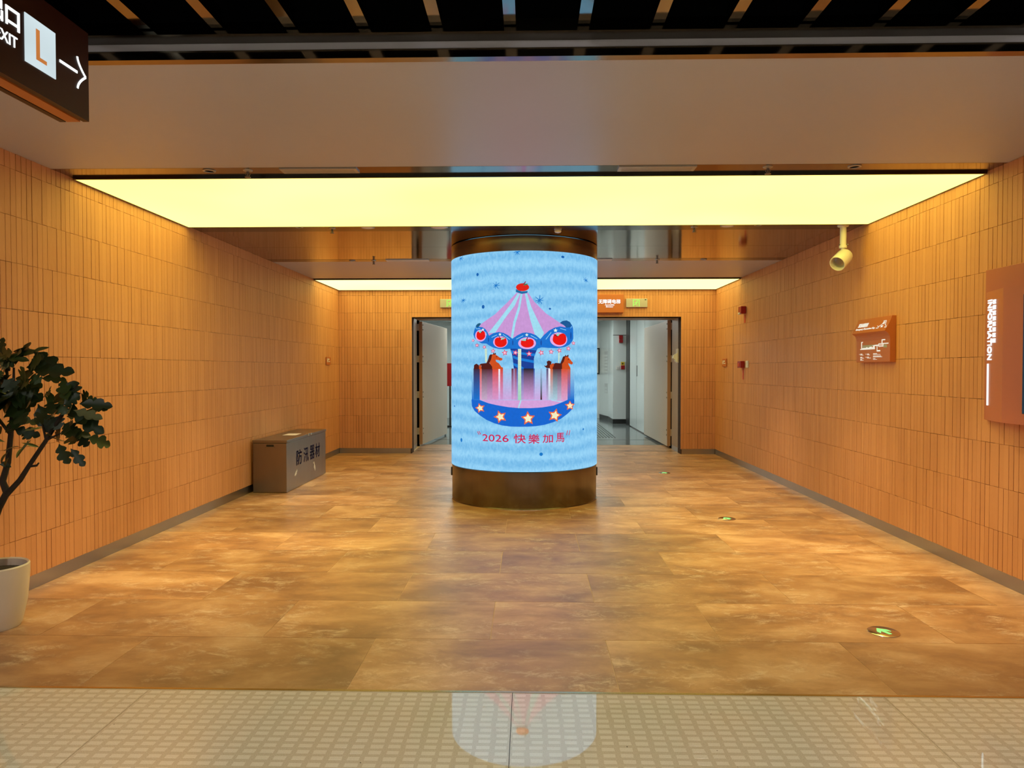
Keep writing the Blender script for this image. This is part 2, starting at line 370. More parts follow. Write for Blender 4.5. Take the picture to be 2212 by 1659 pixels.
D = .012
wl = struct(mk('wall_left', box(XL - .16, XL - D, Y0, YB + .1, 0, ZC + .06), 'grout'), 'long wall of narrow upright terracotta tiles behind the steel chest')
tiled(wl, lambda a, d, z: Vector((XL - D + d, a, z)), Y0, YB, lambda a, r: a if a > 4.2 else 99 - a)
wr = struct(mk('wall_right', box(XR + D, XR + .16, Y0, YB + .1, 0, ZC + .06), 'grout'), 'long wall of narrow upright terracotta tiles with the evacuation map')
tiled(wr, lambda a, d, z: Vector((XR + D - d, a, z)), Y0, YB, lambda a, r: a if a > 4.4 else 99 - a)
wb = struct(mk('wall_back', join(box(XL - .16, OL, YB + D, YB + .25, 0, ZC + .06), box(OR, XR + .16, YB + D, YB + .25, 0, ZC + .06), box(OL, OR, YB + D, YB + .25, OZ, ZC + .06)), 'grout'), 'end wall of narrow terracotta tiles around the wide doorway')
def back_keep(a, r): return not (OL < a < OR and ROWS[r][1] < OZ + .03)
tiled(wb, lambda a, d, z: Vector((a, YB + D - d, z)), XL, XR, lambda a, r: abs(a + 2.6) if a < OL else (abs(a - 2.8) + 1 if a > OR else 9), back_keep, lambda a: OZ + .004 if OL < a < OR else 0.0)

for nm, b in (('baseboard_left', box(XL - D, XL - .004, Y0, YB, 0, .088)), ('baseboard_right', box(XR + .004, XR + D, Y0, YB, 0, .088)),
              ('baseboard_back', join(box(XL, OL - .012, YB + .004, YB + D, 0, .088), box(OR + .012, XR, YB + .004, YB + D, 0, .088)))):
    struct(mk(nm, b, 'skirting'), 'low brushed metal skirting under the terracotta tiles')
struct(mk('trim_1', box(XR - .0012, XR + .002, 10.815, 10.823, .347, 2.356), 'grout'), 'dark upright seam of the hidden door in the tiled wall')

# ---- floors
fl = struct(mk('floor', box(XL - .15, XR + .15, Y0, 13.29, -.06, -.0022), 'floor_grout'), 'mottled brown stone tile floor of the passage')
tmesh = {}
def floor_tile(x0, x1, y0, y1):
    g = .0016
    key = (round(x1 - x0, 3), round(y1 - y0, 3))
    if key not in tmesh:
        hx, hy = key[0] / 2 - g, key[1] / 2 - g
        me = bpy.data.meshes.new('floor_tile'); v, f = box(-hx, hx, -hy, hy, -.0022, 0); me.from_pydata(v, [], f); me.materials.append(M['stone_floor']); tmesh[key] = me
    o = bpy.data.objects.new('floor_tile', tmesh[key]); C.objects.link(o); o.parent = fl
    o.location = Vector(((x0 + x1) / 2, (y0 + y1) / 2, random.uniform(-.0005, .0002))) - _loc(fl)
for k in range(17):
    y0, y1 = Y0 + .6 * k + .003 * (k == 0), Y0 + .6 * (k + 1)
    lo, hi = (XL - .01, XR + .01) if y0 < YB - .3 else (OL - .02, OR + .02)
    if k == 14: lo, hi = XL - .01, XR + .01
    x = .40 - (.6 if k % 2 else 0) - 1.2 * 4
    while x < hi:
        a, b = max(x, lo), min(x + 1.2, hi)
        if b - a > .02: floor_tile(a, b, y0, y1)
        x += 1.2

fc = struct(mk('floor_concourse', box(-5.5, 5.5, -4.0, 3.066, -.06, -.012), 'paint_dark'), 'cream terrazzo floor with pale rectangular inlays')
xs = [-5.5, -4.87, -3.27, -1.67, -.07, 1.53, 3.13, 4.73, 5.5]
for j, (ya, yb) in enumerate(((1.466, 3.066), (-.134, 1.466), (-1.734, -.134), (-4.0, -1.734))):
    for xa, xb in zip(xs, xs[1:]):
        mk('slab', box(xa + .0012, xb - .0012, ya + .0012, yb - .0012, -.012, 0), 'terrazzo', fc)
imesh = []
for k in range(5):
    hw = .0235 + random.uniform(-.002, .0015); hd = .0118 + random.uniform(-.0008, .0008)
    me = bpy.data.meshes.new('inlay'); v, f = box(-hw, hw, -hd, hd, -.004, .0003)
    v = [(p[0] + random.uniform(-.0012, .0012), p[1] + random.uniform(-.0006, .0006), p[2]) for p in v[:4]] * 1 + [None] * 4
    v[4:] = [(p[0], p[1], .0003) for p in v[:4]]
    me.from_pydata(v, [], f); me.materials.append(M['inlay']); imesh.append((me, hw, hd))
V, F = [], []; spots = []
for r in range(70):
    y = 3.040 - .0425 * r
    for c in range(-62, 63): spots.append((c * .0665 - .0367 + random.uniform(-.003, .003), y + random.uniform(-.0018, .0018)))
near = set(sorted(range(len(spots)), key=lambda i: (abs(spots[i][1] - 2.60) > .085, abs(spots[i][0] + .05)))[:300])
for i, (x, y) in enumerate(spots):
    if i in near:
        o = bpy.data.objects.new('inlay', random.choice(imesh)[0]); C.objects.link(o); o.parent = fc; o.location = Vector((x, y, 0)) - _loc(fc)
    else:
        if y > 3.05: continue
        hw, hd = .0235 + random.uniform(-.002, .0015), .0118 + random.uniform(-.0008, .0008); n = len(V)
        L0 = _loc(fc)
        for dx, dy in ((-hw, -hd), (hw, -hd), (hw, hd), (-hw, hd)): V.append((x + dx - L0.x, y + dy - L0.y, .0003 - L0.z))
        for k in range(4): V.append((V[n + k][0], V[n + k][1], -.001 - L0.z))
        F += [(n, n + 1, n + 2, n + 3)] + [(n + k, n + 4 + k, n + 4 + (k + 1) % 4, n + (k + 1) % 4) for k in range(4)]
me = bpy.data.meshes.new('inlay_field'); me.from_pydata(V, [], F); me.materials.append(M['inlay'])
o = bpy.data.objects.new('inlay_field', me); C.objects.link(o); o.parent = fc; o['kind'] = 'stuff'
struct(mk('trim_2', box(-3.3, 3.3, 3.066, 3.0815, -.02, .0012), 'brass'), 'thin brass strip between the terrazzo and the stone floor')

# ---- ceiling of the passage
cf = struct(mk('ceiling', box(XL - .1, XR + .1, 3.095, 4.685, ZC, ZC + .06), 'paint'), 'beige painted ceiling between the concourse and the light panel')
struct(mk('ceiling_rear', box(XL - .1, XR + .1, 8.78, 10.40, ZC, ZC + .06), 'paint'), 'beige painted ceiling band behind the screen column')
struct(mk('ceiling_void', box(XL - .16, XR + .16, 3.06, YB + .25, ZC + .06, ZC + .16), 'void_black'))
struct(mk('trim_3', box(-5.4, 5.4, 3.048, 3.094, 2.741, 2.779), 'bronze_strip'), 'polished bronze edge trim at the mouth of the passage')
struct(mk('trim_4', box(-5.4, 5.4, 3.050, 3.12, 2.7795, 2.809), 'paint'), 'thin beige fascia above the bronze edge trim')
struct(mk('trim_5', box(-5.4, 5.4, 2.965, 3.10, 2.8095, 2.86), 'dark_strip'), 'dark metal rail where the open slat ceiling ends')
struct(mk('trim_6', box(XL - .1, XR + .1, 4.6852, 4.882, ZC - .001, ZC + .05), 'bronze_strip'), 'bronze ceiling strip with air grilles before the light panel')
struct(mk('trim_7', box(XL - .1, XR + .1, 6.56, 6.853, ZC - .001, ZC + .05), 'dark_strip'), 'dark metal ceiling strip behind the large light panel')
cm = struct(mk('ceiling_mirror', box(XL - .1, XR + .1, 6.857, 8.597, ZC + .003, ZC + .05), 'void_black'), 'mirror polished bronze ceiling around the top of the screen column')
for ya, yb in ((6.8575, 7.743), (7.747, 8.596)): mk('mirror_panel', box(XL - .02, XR + .02, ya, yb, ZC, ZC + .003), 'bronze_mirror', cm)
struct(mk('trim_8', box(XL - .1, XR + .1, 8.5985, 8.779, ZC - .001, ZC + .05), 'dark_strip'), 'dark metal ceiling strip with slot diffusers behind the mirror ceiling')
struct(mk('trim_9', box(XL - .1, XR + .1, 10.401, YB, ZC + .01, ZC + .05), 'dark_strip'))

def light_panel(y0, y1, x0, x1, mt, label):
    t = thing('ceiling_light_panel', ((x0 + x1) / 2, (y0 + y1) / 2, ZC - .017), label, 'light panel', 'luminous ceiling panels')
    z0, z1 = ZC - .017, ZC + .008
    for nm, b in (('frame_rail', box(x0 - .006, x1 + .006, y0 - .014, y0, z0, z1)), ('frame_rail', box(x0 - .006, x1 + .006, y1, y1 + .014, z0, z1)),
                  ('frame_rail', box(x0 - .006, x0, y0, y1, z0, z1)), ('frame_rail', box(x1, x1 + .006, y0, y1, z0, z1))): mk(nm, b, 'dark_strip', t)
    mk('diffuser', box(x0, x1, y0, y1, z0 + .003, z0 + .012), mt, t)
light_panel(4.897, 6.555, -3.158, 3.080, 'panel_near', 'wide glowing yellow ceiling panel in front of the screen column')
light_panel(10.45, 11.79, -3.158, 3.075, 'panel_far', 'glowing pale ceiling panel against the end wall above the doorway')

# ---- open ceiling of the concourse
oc = struct(mk('ceiling_open', join(box(-5.5, 5.5, -4.0, 3.10, 3.45, 3.5), box(-5.5, 5.5, 3.085, 3.13, 2.86, 3.45)), 'void_black'), 'black open ceiling with spaced metal slats')
me = None
for k in range(-13, 17):
    x = -.078 + .3045 * k
    if me is None:
        o = mk('slat', box(x - .0245, x + .0245, -3.9, 2.952, 2.83, 2.90), 'slat_metal', oc); me = o.data; base = o.location.copy(); bx = x
    else:
        o = bpy.data.objects.new('slat', me); C.objects.link(o); o.parent = oc; o.location = base + Vector((x - bx, 0, 0))
for i, (x, y) in enumerate(((-2.3, .35), (2.3, .35), (0.0, .35), (-2.05, -2.2), (2.05, -2.2))):  # lamps added out of view to brighten the terrazzo
    t = thing('added_linear_lamp', (x, y, 2.93), 'added linear lamp between the ceiling slats, ' + ('beside the hanging exit sign', 'on the information panel side', 'in line with the screen column', 'behind the hanging exit sign', 'farthest from the hanging exit sign')[i], 'lamp', 'added concourse lamps')
    mk('housing', box(x - .06, x + .06, y - .9, y + .9, 2.96, 3.04), 'black_plastic', t); mk('tube', box(x - .045, x + .045, y - .88, y + .88, 2.93, 2.96), 'added_hall_lamp', t)

# ---- doorway and the corridor behind it
struct(mk('wall_reveal', join(xf(prism([(OL - .14, YB + .005), (OL, YB + .005), (OL - .062, 12.80), (OL - .14, 12.80)], OZ + .22), Matrix.Translation((0, 0, .08))), box(OR, OR + .10, YB + .005, 12.62, .08, OZ + .3), box(OL, OR, YB + .005, 12.62, OZ, OZ + .3)), 'reveal'), 'brown metal lining of the deep doorway')
struct(mk('baseboard_reveal', join(prism([(OL - .14, YB + .013), (OL - .003, YB + .013), (OL - .065, 12.80), (OL - .14, 12.80)], .08), box(OR + .003, OR + .10, YB + .013, 12.62, 0, .08)), 'skirting'))
struct(mk('trim_10', box(OL, OR, 12.255, 12.30, -.009, .0015), 'dark_strip'), 'dark metal door track set across the floor of the doorway')
struct(mk('trim_11', join(box(OL - .14, OL - .066, 12.80, 12.86, 0, 2.31), box(OR + .036, OR + .075, 12.62, 12.68, 0, 2.31)), 'door_paint'), 'narrow steel door jambs')
struct(mk('jamb_gap_filler', join(box(OL - .6, OL - .047, 12.98, 13.05, 0, 2.8), box(OR + .014, OR + .6, 12.80, 12.9, 0, 2.8), box(OL - .6, OL - .14, 12.0, 13.0, 0, 2.8), box(OR + .1, OR + .6, 12.0, 12.85, 0, 2.8)), 'void_black'))  # black filler added so the gaps beside the door leaves read dark
def leaf(n, hx, hy, fx, fy, flip):
    d = Vector((fx - hx, fy - hy, 0)); Lg = d.length; d.normalize(); nrm = Vector((-d.y, d.x, 0)) * flip   # towards the opening
    m = Matrix(((d.x, nrm.x, 0, hx), (d.y, nrm.y, 0, hy), (0, 0, 1, 0), (0, 0, 0, 1)))
    t = mk(n, xf(bbox(.012, Lg, -.062, 0, .035, 2.285, .005), m), 'door_paint', org=(hx, hy, .035)); struct(t)
    mk('door_edge', xf(box(0, .012, -.061, -.001, .036, 2.284), m), 'door_edge', t)
    for z in (.28, .95, 1.60, 2.18):
        mk('hinge', xf(box(-.03, .010, -.096, -.062, z - .06, z + .06), m), 'door_paint', t)
        for dz in (-.045, .045): mk('hinge_bolt', xf(lathe([(.014, 0), (.014, .008)], 10), m @ Matrix.Translation((.05, 0, z + dz)) @ Matrix.Rotation(-math.pi / 2, 4, 'X')), 'steel', t)
    return t
l1 = leaf('door_1', -1.944, 12.95, -1.745, 15.17, -1); l1['label'] = 'open beige steel door leaf beside the tiled end wall with the steel chest'
l2 = leaf('door_2', 2.478, 12.75, 2.455, 15.17, 1); l2['label'] = 'open beige steel door leaf near the bracket on the doorway lining'
fo = struct(mk('floor_corridor', box(-4.2, 4.2, 13.29, 22.2, -.06, -.001), 'corridor_floor'), 'dark polished stone floor of the lift corridor')
mk('floor_seam', box(-1.9, 2.5, 14.245, 14.262, -.001, .0012), 'tactile', fo)
for k in range(9): mk('tactile_bar', box(1.28 + k * .062, 1.305 + k * .062, 14.7, 19.2, -.001, .003), 'tactile', fo)
struct(mk('ceiling_corridor', box(-4.2, 4.2, 12.95, 22.2, 2.78, 2.85), 'corridor_white'))
struct(mk('wall_corridor_left', box(-4.3, -4.2, 12.9, 22.2, 0, 2.8), 'corridor_white'))
struct(mk('wall_corridor_far', join(box(-4.2, 2.19, 20.6, 20.7, .12, 2.8), box(-4.2, 2.19, 20.62, 20.7, 0, .12)), 'corridor_white'), 'white panelled far wall of the lift corridor')
cr = struct(mk('wall_corridor_right', box(2.515, 2.60, 13.0, 17.72, .02, 2.8), 'corridor_white'), 'glossy white panel wall behind the open door')
for y in (16.6, 15.5): mk('panel_joint', box(2.5135, 2.516, y, y + .012, .02, 2.8), 'tactile', cr)
mk('panel_handle', box(2.505, 2.515, 16.52, 16.56, 1.25, 1.5), 'black_plastic', cr)
struct(mk('trim_12', box(2.50, 2.58, 17.74, 18.3, 0, 2.8), 'black_plastic'), 'black upright gap between the white corridor panels')
wc = struct(mk('wall_corridor_bay', join(prism([(2.19, 18.5), (2.62, 18.5), (2.62, 19.6), (2.19, 19.6)], 2.8)), 'corridor_white', org=(2.3, 18.5, 0)), 'white panelled bay that steps out in the lift corridor')
ws = struct(mk('wall_corridor_splay', prism([(2.19, 19.6), (2.62, 19.6), (2.62, 20.7), (2.05, 20.7), (2.05, 20.6)], 2.8), 'corridor_white', org=(2.3, 19.7, 0)))
mk('splay_skirting', prism([(2.186, 19.6), (2.20, 19.6), (2.06, 20.6), (2.046, 20.6)], .12), 'black_plastic', ws)
mk('bay_skirting', box(2.186, 2.62, 18.494, 19.6, 0, .12), 'black_plastic', wc); mk('bay_line', box(2.186, 2.62, 18.496, 18.51, 2.292, 2.306), 'black_plastic', wc)
for x, z in ((-1.6, 0), (1.0, 0)):  # unseen ceiling lamps added to light the corridor
    for y in (15.6, 18.2):
        t = thing('added_corridor_lamp', (x, y, 2.75), 'added flat white ceiling lamp in the lift corridor, ' + ('beside' if x < 0 else 'away from') + (' the red barrier stand' if y > 17 else ' the chest side door leaf'), 'lamp', 'added corridor lamps')
        mk('tray', box(x - .65, x + .65, y - .33, y + .33, 2.755, 2.779), 'white_plastic', t); mk('diffuser', box(x - .6, x + .6, y - .28, y + .28, 2.748, 2.755), 'added_corridor_lamp', t)

# ================================================================== THINGS
# ---- round screen column
CX, CY, CR = -.05, 7.866, .802
col = thing('screen_column', (CX, CY, 0), 'round column wrapped in a blue video screen showing a carousel', 'screen column')
mk('base_ring', lathe([(.792, .0), (.795, .004), (.795, .378), (.785, .386), (.70, .386)], 128, (CX, CY, 0), False), 'bronze', col, smooth=True)
mk('floor_seal', lathe([(.790, 0), (.802, 0), (.802, .006), (.790, .006)], 128, (CX, CY, 0), False), 'chrome', col, smooth=True)
mk('top_collar', lathe([(.70, 2.588), (.796, 2.588), (.800, 2.594), (.800, ZC - .008), (.79, ZC - .0015)], 128, (CX, CY, 0), False), 'bronze', col, smooth=True)
for th in (-86, 88):
    a = math.radians(th); m = Matrix.Translation((CX + .795 * math.sin(a), CY - .795 * math.cos(a), 0)) @ Matrix.Rotation(a, 4, 'Z')
    mk('latch', xf(bbox(-.03, .03, -.014, .004, .245, .335, .004), m), 'black_plastic', col)
scr = mk('screen', lathe([(CR - .001, .386), (CR, .387), (CR, 2.587), (CR - .001, 2.588)], 160, (CX, CY, 0), False), 'led_ground', col, org=(CX, CY, 1.4), smooth=True)
def on_screen(s, z, lift):
    a = s / 1000 / CR; r = CR + lift
    return (CX + r * math.sin(a), CY - r * math.cos(a), z / 1000)
def picture(name, layer, outline=None, color=None, tri=None, colz=None):
    """flat picture element: cut into narrow strips and bent onto the screen"""
    b = bmesh.new()
    if tri:
        vs = [b.verts.new((x, z, 0)) for x, z in tri[0]]
        for q in tri[1]:
            try: b.faces.new([vs[i] for i in q])
            except ValueError: pass
    else:
        f = b.faces.new([b.verts.new((x, z, 0)) for x, z in outline]); bmesh.ops.triangulate(b, faces=[f])
    lo = min(v.co.x for v in b.verts); hi = max(v.co.x for v in b.verts)
    if not tri:
        x = math.floor(lo / 30) * 30 + 30
        while x < hi:
            bmesh.ops.bisect_plane(b, geom=b.verts[:] + b.edges[:] + b.faces[:], plane_co=(x, 0, 0), plane_no=(1, 0, 0)); x += 30
    for v in b.verts: v.co.y = min(2586, max(388, v.co.y))
    zs = [v.co.y for v in b.verts]; b.verts.index_update()
    V = [on_screen(v.co.x, v.co.y, .0008 + .0007 * layer) for v in b.verts]; F = [tuple(v.index for v in f.verts) for f in b.faces]; b.free()
    o = mk(name, (V, F), 'led_picture', scr, fix=False)
    at = o.data.color_attributes.new('ink', 'FLOAT_COLOR', 'POINT')
    for i in range(len(V)):
        c = color
        if colz:
            t = (zs[i] - min(zs)) / max(1e-6, max(zs) - min(zs)); c = [colz[1][k] + (colz[0][k] - colz[1][k]) * t for k in range(3)]
        at.data[i].color = (*c, 1)
    if sum(p.normal.dot(Vector((p.center.x + o.location.x, p.center.y + o.location.y, 0))) for p in o.data.polygons) < 0: o.data.flip_normals()
    return o
def grad(name, layer, ca, cb, s0, s1, z1, z0):
    n = max(1, int(abs(s1 - s0) / 30)); k = 6
    V = [(s0 + (s1 - s0) * i / n, z0 + (z1 - z0) * j / k) for j in range(k + 1) for i in range(n + 1)]
    F = [(j * (n + 1) + i, j * (n + 1) + i + 1, (j + 1) * (n + 1) + i + 1, (j + 1) * (n + 1) + i) for j in range(k) for i in range(n)]
    picture(name, layer, tri=(V, F), colz=(ca, cb))
ART = [
 ('b', 'snow_sparkle', 1, (0,118,200), [-62,2575,45,45]),
 ('b', 'snow_sparkle', 1, (0,118,200), [-767,2565,62,30]),
 ('b', 'snow_sparkle', 1, (0,118,200), [-283,2250,46,43]),
 ('b', 'snow_sparkle', 1, (0,118,200), [-717,2127,62,34]),
 ('b', 'snow_sparkle', 1, (0,118,200), [157,2098,54,53]),
 ('b', 'snow_sparkle', 1, (0,118,200), [745,2330,64,34]),
 ('e', 'blue_dot', 1, (0,95,175), [409,2539,18,12]),
 ('e', 'blue_dot', 1, (0,95,175), [-500,2372,15,16]),
 ('e', 'blue_dot', 1, (0,95,175), [-429,2042,17,19]),
 ('e', 'blue_dot', 1, (0,95,175), [266,2015,12,10]),
 ('e', 'blue_dot', 1, (0,118,200), [-761,672,19,21]),
 ('e', 'blue_dot', 1, (0,118,200), [176,563,18,17]),
 ('e', 'blue_dot', 1, (0,118,200), [700,792,14,9]),
 ('e', 'blue_dot', 1, (0,118,200), [-941,1019,18,9]),
 ('p', 'canopy', 1, (200,150,214), [-70,2171,-168,2072,-292,1962,-460,1866,-506,1788,-335,1744,-120,1726,161,1694,326,1751,492,1826,453,1836,370,1881,225,1967,105,2082,45,2170]),
 ('p', 'canopy_stripe', 2, (158,220,242), [-59,2163,-35,2163,-89,2043,-168,1944,-292,1775,-366,1776,-250,1906,-128,2059]),
 ('p', 'canopy_stripe', 2, (158,220,242), [-31,2159,-11,2159,-38,2004,-81,1865,-105,1722,-128,1729,-101,1888,-54,2035]),
 ('p', 'canopy_stripe', 2, (158,220,242), [12,2162,33,2165,74,2035,145,1888,205,1773,173,1702,113,1749,66,1903,35,2035]),
 ('p', 'finial_band', 3, (0,105,165), [-77,2207,-19,2183,39,2188,37,2168,-19,2159,-77,2178]),
 ('e', 'finial_apple', 4, (222,20,22), [-11,2225,65,39]),
 ('p', 'apple_leaf', 5, (60,120,85), [-7,2245,16,2261,45,2258,24,2244]),
 ('l', 'apple_stem', 5, (140,20,40), [-2,2253,20,2281,9]),
 ('p', 'drum', 1, (0,58,150), [-138,1625,141,1622,110,1554,102,1515,102,1417,-98,1417,-107,1504,-116,1560]),
 ('p', 'drum_stripe', 2, (0,122,215), [-127,1602,-53,1588,-53,1565,-117,1566]),
 ('p', 'drum_stripe', 2, (0,122,215), [-25,1581,119,1566,106,1540,-25,1559]),
 ('p', 'drum_stripe', 2, (0,122,215), [-107,1548,-53,1529,-53,1501,-105,1523]),
 ('p', 'drum_stripe', 2, (0,122,215), [-25,1523,102,1499,102,1473,-25,1497]),
 ('p', 'drum_stripe', 2, (0,122,215), [-104,1475,-53,1458,-53,1422,-98,1450]),
 ('p', 'drum_stripe', 2, (0,122,215), [-25,1445,6,1422,-8,1417,-25,1417]),
 ('p', 'drum_stripe', 2, (0,122,215), [37,1622,139,1613,130,1599,37,1609]),
 ('p', 'side_pole', 1, (200,226,205), [-410,1619,-385,1619,-381,1482,-405,1482]),
 ('p', 'side_pole', 1, (200,226,205), [359,1595,375,1595,371,1476,356,1476]),
 ('p', 'valance', 4, (0,112,208), [-555,1766,-543,1811,-516,1862,-471,1880,-453,1871,-482,1843,-436,1836,-402,1818,-375,1783,-359,1749,-311,1774,-250,1784,-202,1774,-156,1751,-113,1715,-64,1748,-14,1773,25,1777,70,1770,121,1751,167,1712,202,1752,255,1797,316,1829,380,1842,443,1833,433,1852,373,1876,406,1897,453,1905,496,1889,526,1855,538,1821,542,1724,527,1695,490,1660,433,1636,335,1623,243,1625,179,1630,127,1613,42,1610,-42,1613,-110,1616,-179,1612,-250,1614,-311,1629,-356,1650,-388,1670,-450,1674,-501,1701,-539,1731]),
 ('p', 'valance_back', 5, (8,88,128), [-517,1854,-499,1873,-471,1880,-453,1871,-482,1844,-512,1833]),
 ('p', 'valance_back', 5, (0,86,150), [373,1876,406,1897,453,1905,496,1889,517,1858,504,1840,454,1831,419,1856]),
 ('e', 'medallion', 5, (226,172,232), [-461,1752,69,60]),
 ('e', 'medallion', 5, (226,172,232), [-235,1684,77,58]),
 ('e', 'medallion', 5, (226,172,232), [34,1670,88,59]),
 ('e', 'medallion', 5, (226,172,232), [364,1710,98,71]),
 ('e', 'medallion_apple', 6, (232,4,14), [-457,1750,55,43]),
 ('e', 'apple_lobe', 6, (232,4,14), [-482,1765,29,31]),
 ('e', 'apple_lobe', 6, (232,4,14), [-432,1766,28,32]),
 ('e', 'medallion_apple', 6, (232,4,14), [-232,1679,64,47]),
 ('e', 'apple_lobe', 6, (232,4,14), [-261,1695,34,34]),
 ('e', 'apple_lobe', 6, (232,4,14), [-203,1697,33,35]),
 ('e', 'medallion_apple', 6, (232,4,14), [36,1668,65,41]),
 ('e', 'apple_lobe', 6, (232,4,14), [6,1681,34,30]),
 ('e', 'apple_lobe', 6, (232,4,14), [65,1683,35,30]),
 ('e', 'medallion_apple', 6, (232,4,14), [372,1709,78,55]),
 ('e', 'apple_lobe', 6, (232,4,14), [337,1726,39,40]),
 ('e', 'apple_lobe', 6, (232,4,14), [407,1731,42,41]),
 ('p', 'apple_leaf', 7, (140,216,200), [-490,1799,-453,1804,-444,1786,-463,1777]),
 ('p', 'apple_leaf', 7, (140,216,200), [-231,1703,-221,1725,-189,1727,-188,1716]),
 ('p', 'apple_leaf', 7, (140,216,200), [-22,1696,-7,1711,27,1712,20,1693]),
 ('p', 'apple_leaf', 7, (140,216,200), [329,1760,371,1777,368,1756,349,1742]),
 ('l', 'apple_stem', 8, (110,20,45), [-456,1781,-425,1800,7]),
 ('l', 'apple_stem', 8, (110,20,45), [-250,1743,-233,1710,8]),
 ('l', 'apple_stem', 8, (110,20,45), [40,1729,25,1699,8]),
 ('l', 'apple_stem', 8, (110,20,45), [304,1761,351,1739,9]),
 ('s', 'white_star', 8, (226,246,236), [-428,1812,18,15,0,45]),
 ('s', 'white_star', 8, (226,246,236), [-238,1760,18,17,0,45]),
 ('s', 'white_star', 8, (226,246,236), [31,1753,18,18,0,45]),
 ('s', 'white_star', 8, (226,246,236), [325,1800,25,22,0,45]),
 ('l', 'valance_glint', 5, (142,212,246), [-512,1821,-464,1824,6]),
 ('l', 'valance_glint', 5, (142,212,246), [-398,1790,-385,1752,6]),
 ('l', 'valance_glint', 5, (142,212,246), [-330,1731,-271,1755,6]),
 ('l', 'valance_glint', 5, (142,212,246), [-207,1758,-138,1709,6]),
 ('l', 'valance_glint', 5, (142,212,246), [-73,1711,-5,1745,6]),
 ('l', 'valance_glint', 5, (142,212,246), [70,1748,136,1712,6]),
 ('l', 'valance_glint', 5, (142,212,246), [223,1710,279,1781,6]),
 ('l', 'valance_glint', 5, (142,212,246), [378,1821,448,1807,6]),
 ('l', 'valance_glint', 5, (142,212,246), [504,1826,519,1847,6]),
 ('l', 'valance_glint', 5, (142,212,246), [-520,1842,-516,1822,6]),
 ('e', 'valance_seam', 5, (0,72,160), [-365,1709,7,22]),
 ('e', 'valance_seam', 5, (0,72,160), [-108,1675,6,27]),
 ('e', 'valance_seam', 5, (0,72,160), [174,1674,7,27]),
 ('e', 'valance_seam', 5, (0,72,160), [508,1752,9,39]),
 ('s', 'pink_star', 5, (222,36,84), [-559,1705,27,19,-20,45]),
 ('s', 'star_centre', 6, (250,192,218), [-559,1705,16,11,-20,50]),
 ('s', 'pink_star', 5, (222,36,84), [-505,1655,30,23,-3,45]),
 ('s', 'star_centre', 6, (250,192,218), [-505,1655,17,13,-3,50]),
 ('s', 'pink_star', 5, (222,36,84), [-413,1636,27,22,14,45]),
 ('s', 'star_centre', 6, (250,192,218), [-413,1636,15,13,14,50]),
 ('s', 'pink_star', 5, (222,36,84), [-314,1595,28,26,-9,45]),
 ('s', 'star_centre', 6, (250,192,218), [-314,1595,16,15,-9,50]),
 ('s', 'pink_star', 5, (222,36,84), [-189,1576,34,33,8,45]),
 ('s', 'star_centre', 6, (250,192,218), [-189,1576,19,19,8,50]),
 ('s', 'pink_star', 5, (222,36,84), [-81,1576,31,31,-15,45]),
 ('s', 'star_centre', 6, (250,192,218), [-81,1576,18,18,-15,50]),
 ('s', 'pink_star', 5, (222,36,84), [54,1565,33,33,2,45]),
 ('s', 'star_centre', 6, (250,192,218), [54,1565,19,19,2,50]),
 ('s', 'pink_star', 5, (222,36,84), [176,1576,32,31,19,45]),
 ('s', 'star_centre', 6, (250,192,218), [176,1576,19,18,19,50]),
 ('s', 'pink_star', 5, (222,36,84), [279,1586,31,29,-4,45]),
 ('s', 'star_centre', 6, (250,192,218), [279,1586,18,17,-4,50]),
 ('s', 'pink_star', 5, (222,36,84), [370,1600,32,28,13,45]),
 ('s', 'star_centre', 6, (250,192,218), [370,1600,18,16,13,50]),
 ('s', 'pink_star', 5, (222,36,84), [477,1621,34,27,-10,45]),
 ('s', 'star_centre', 6, (250,192,218), [477,1621,20,16,-10,50]),
 ('s', 'pink_star', 5, (222,36,84), [543,1677,31,23,7,45]),
 ('s', 'star_centre', 6, (250,192,218), [543,1677,18,13,7,50]),
 ('p', 'horse_body', 3, (206,76,28), [-330,1561,-299,1564,-274,1552,-244,1530,-214,1521,-214,1504,-232,1497,-262,1504,-286,1507,-280,1487,-250,1470,-226,1436,-208,1428,-208,1414,-327,1414,-349,1471,-356,1479,-340,1522]),
 ('p', 'horse_mane', 4, (78,16,22), [-343,1561,-324,1561,-336,1510,-356,1476,-324,1437,-324,1414,-450,1414,-450,1448,-479,1454,-457,1468,-389,1474,-369,1511,-356,1550]),
 ('p', 'horse_tail', 3, (78,16,22), [-551,1414,-547,1454,-516,1469,-483,1454,-475,1414]),
 ('p', 'horse_rump', 4, (206,76,28), [-479,1414,-479,1454,-454,1454,-447,1414]),
 ('p', 'horse_ear', 4, (78,16,22), [-317,1560,-306,1583,-299,1567,-288,1579,-280,1560]),
 ('e', 'horse_eye', 4, (60,15,20), [-275,1537,7,4]),
 ('l', 'horse_muzzle', 4, (130,35,25), [-241,1524,-245,1504,4]),
 ('p', 'horse_body', 3, (206,76,28), [433,1539,468,1542,490,1523,519,1494,539,1477,527,1460,505,1463,476,1474,483,1454,501,1431,505,1414,393,1414,393,1471,413,1511]),
 ('p', 'horse_mane', 4, (78,16,22), [427,1545,440,1539,420,1488,400,1465,400,1414,292,1414,304,1465,329,1476,380,1471,400,1511,410,1536]),
 ('p', 'horse_tail', 3, (78,16,22), [232,1487,255,1500,283,1487,280,1459,265,1422,232,1422,202,1450,226,1445,238,1459]),
 ('p', 'horse_rump', 4, (206,76,28), [265,1414,265,1453,298,1473,312,1465,295,1414]),
 ('p', 'horse_ear', 4, (78,16,22), [433,1538,440,1560,453,1545,477,1561,481,1539]),
